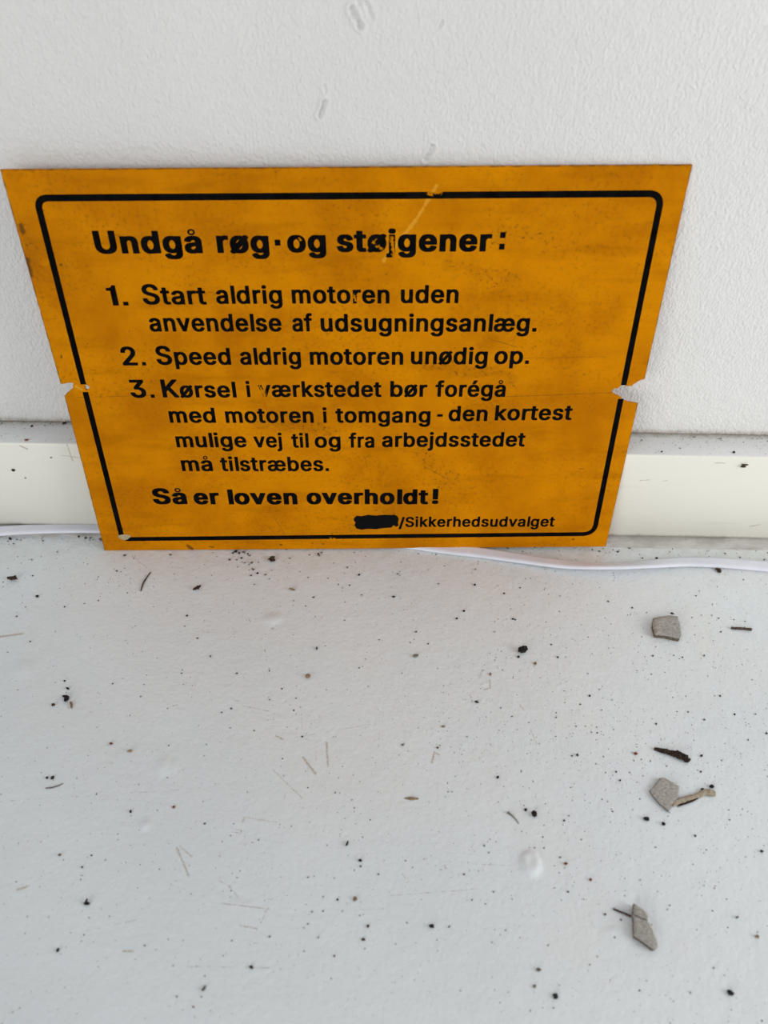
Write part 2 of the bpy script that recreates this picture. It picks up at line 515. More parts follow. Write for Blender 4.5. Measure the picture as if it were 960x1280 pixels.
# skirting board: rounded front edge, fine gap behind it
prof = [(-0.0006, 0.0), (-0.0006, SKIRT_H - 0.0004), (-0.0010, SKIRT_H)]
r = 0.0011
for k in range(7):
    a = math.pi / 2 + k / 6 * math.pi / 2
    prof.append((-SKIRT_T + r + r * math.cos(a), SKIRT_H - r + r * math.sin(a)))
prof += [(-SKIRT_T, 0.0034), (-SKIRT_T + 0.0015, 0.0022), (-SKIRT_T + 0.003, 0.0022), (-SKIRT_T + 0.003, 0.0)]
bm = bmesh.new()
xs = list(np.linspace(-0.9, 1.2, 60))
rows = [[bm.verts.new((x, y + 0.00018 * math.sin(x * 23), z + 0.00015 * math.sin(x * 31 + 1))) for y, z in prof] for x in xs]
for a, b in zip(rows, rows[1:]):
    for k in range(len(prof) - 1):
        f = bm.faces.new((a[k], a[k + 1], b[k + 1], b[k]))
        f.material_index = 1 if k in (1, 2, 3, 4) else 0
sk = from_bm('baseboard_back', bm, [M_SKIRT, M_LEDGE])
tag(sk, 'cream skirting board with a dusty white top ledge', None, None, 'structure')

# grimy bead of sealant between skirting and floor
bm = bmesh.new()
prof = [(-SKIRT_T + 0.004, 0.0021, 0), (-SKIRT_T, 0.0021, 0.2), (-SKIRT_T - 0.003, 0.0016, .6), (-SKIRT_T - 0.0062, 0.0006, 1), (-SKIRT_T - 0.0072, -0.0004, 1)]
xs = list(np.linspace(-0.9, -0.12, 20)) + list(np.linspace(-0.115, 0.45, 260)) + list(np.linspace(0.46, 1.2, 20))
rows = [[bm.verts.new((x, y - wv * 0.0013 * noise.noise((x * 90, 3, 0)), z + wv * 0.0004 * noise.noise((x * 140, 9, k)) * (1 if 0 < k < 4 else 0)))
         for k, (y, z, wv) in enumerate(prof)] for x in xs]
for a, b in zip(rows, rows[1:]):
    for k in range(len(prof) - 1):
        bm.faces.new((a[k], a[k + 1], b[k + 1], b[k]))
tr = from_bm('trim_1', bm, M_FILLET)
tag(tr, 'grimy grey bead of sealant along the foot of the skirting board', None, None, 'structure')

# ------------------------------------------------------------------ the sign
sign = bpy.data.objects.new('warning_sign', None)
COL.objects.link(sign)
sign.matrix_world = SIGN_M
tag(sign, 'amber plastic warning sign with black Danish lettering, leaning on the wall', 'sign')

TL, TR, BR_, BL_ = (0.5, 212.7), (865, 206.6), (757, 683), (131, 688)


def rough_edge(a, b, n, amp, seed):
    """points from a to b (pixels on the sign) with a slightly worn edge"""
    out = []
    A, B = on_sign(*a), on_sign(*b)
    d = B - A
    nn = Vector((-d.y, d.x)).normalized()
    for k in range(n):
        f = k / n
        out.append(A + d * f + nn * (amp * MM * noise.noise((f * d.length * 300, seed, 0)) if k else 0))
    return out


out = rough_edge(TL, (75.9, 479.3), 60, .25, 1)
out += [on_sign(*p) for p in ((75.9, 479.3), (79, 479.5), (85, 478.4), (92, 478.2), (91.4, 483), (91.8, 486.4), (88.2, 488.2), (86.5, 490.3), (84, 491.8))]
out += rough_edge((81, 495.3), BL_, 40, .2, 2)
out += rough_edge(BL_, BR_, 80, .12, 3)
out += rough_edge(BR_, (797, 505), 40, .1, 4)
out += [on_sign(*p) for p in ((797, 505), (788, 503.6), (779, 501), (776.5, 497.6), (774, 496), (768, 493.3), (765, 491), (762, 490.2), (765.5, 488), (767.6, 485.3),
                              (772.5, 485), (776, 482), (778.2, 479.6), (781, 479.3), (783.5, 482.4), (789, 482.4), (794, 478.6), (800, 475.2))]
out += rough_edge((805.6, 473.5), TR, 40, .1, 5)
out += rough_edge(TR, TL, 60, .12, 6)
hole_c = on_sign(108.2, 484.6)
hole = [(hole_c.x + MM * (1.45 + .3 * math.sin(3 * a + 1)) * math.cos(a), hole_c.y + MM * (1.6 + .3 * math.sin(2 * a)) * math.sin(a)) for a in np.linspace(0, 2 * math.pi, 22)[:-1]]
panel = filled('panel', [[tuple(p) for p in out], hole], 0.0015, M_SIGN, sign, bevel=0.00018, z=-0.00075)

# printed border line: two runs, broken at the torn hole on either side
LW = 0.00146


def ribbon(name, pts, half):
    pts = [Vector(p) for p in pts]
    L, R = [], []
    for i, p in enumerate(pts):
        d = (pts[min(i + 1, len(pts) - 1)] - pts[max(i - 1, 0)]).normalized()
        nn = Vector((-d.y, d.x))
        wv = half * (1 + 0.05 * noise.noise((p.x * 200, p.y * 200, 1)))
        L.append(p + nn * wv); R.append(p - nn * wv)
    return filled(name, [[tuple(p) for p in L + R[::-1]]], 0.00004, M_INK, sign, z=0.00002)


def corner(p, a, b, rad, n=8):
    """rounded corner at p between the directions to a and b"""
    p, a, b = Vector(p), Vector(a), Vector(b)
    u, v = (a - p).normalized(), (b - p).normalized()
    s, e = p + u * rad, p + v * rad
    return [(1 - t) ** 2 * s + 2 * t * (1 - t) * (p + (u + v) * rad * 0.09) + t * t * e for t in [q / (n - 1) for q in range(n)]]


def dense(pts, step=0.004):
    o = []
    for a, b in zip(pts, pts[1:]):
        n = max(1, int((b - a).length / step))
        o += [a.lerp(b, k / n) for k in range(n)]
    return o + [pts[-1]]


c_tl, c_tr, c_br, c_bl = [on_sign(*p) for p in ((45.6, 247.6), (827.6, 242.0), (742.3, 667.4), (153, 674.0))]
lft = lambda y: on_sign(45.6 + (153 - 45.6) * (y - 247.6) / (674 - 247.6), y)
rgt = lambda y: on_sign(827.6 + (742.3 - 827.6) * (y - 242) / (667.4 - 242), y)
ribbon('border_line', dense([lft(480.5)] + corner(c_tl, c_bl, c_tr, .0042) + corner(c_tr, c_tl, c_br, .0052) + [rgt(481.5)]), LW)
ribbon('border_line', dense([rgt(498.5)] + corner(c_br, c_tr, c_bl, .0060) + corner(c_bl, c_br, c_tl, .0034) + [lft(490)]), LW)

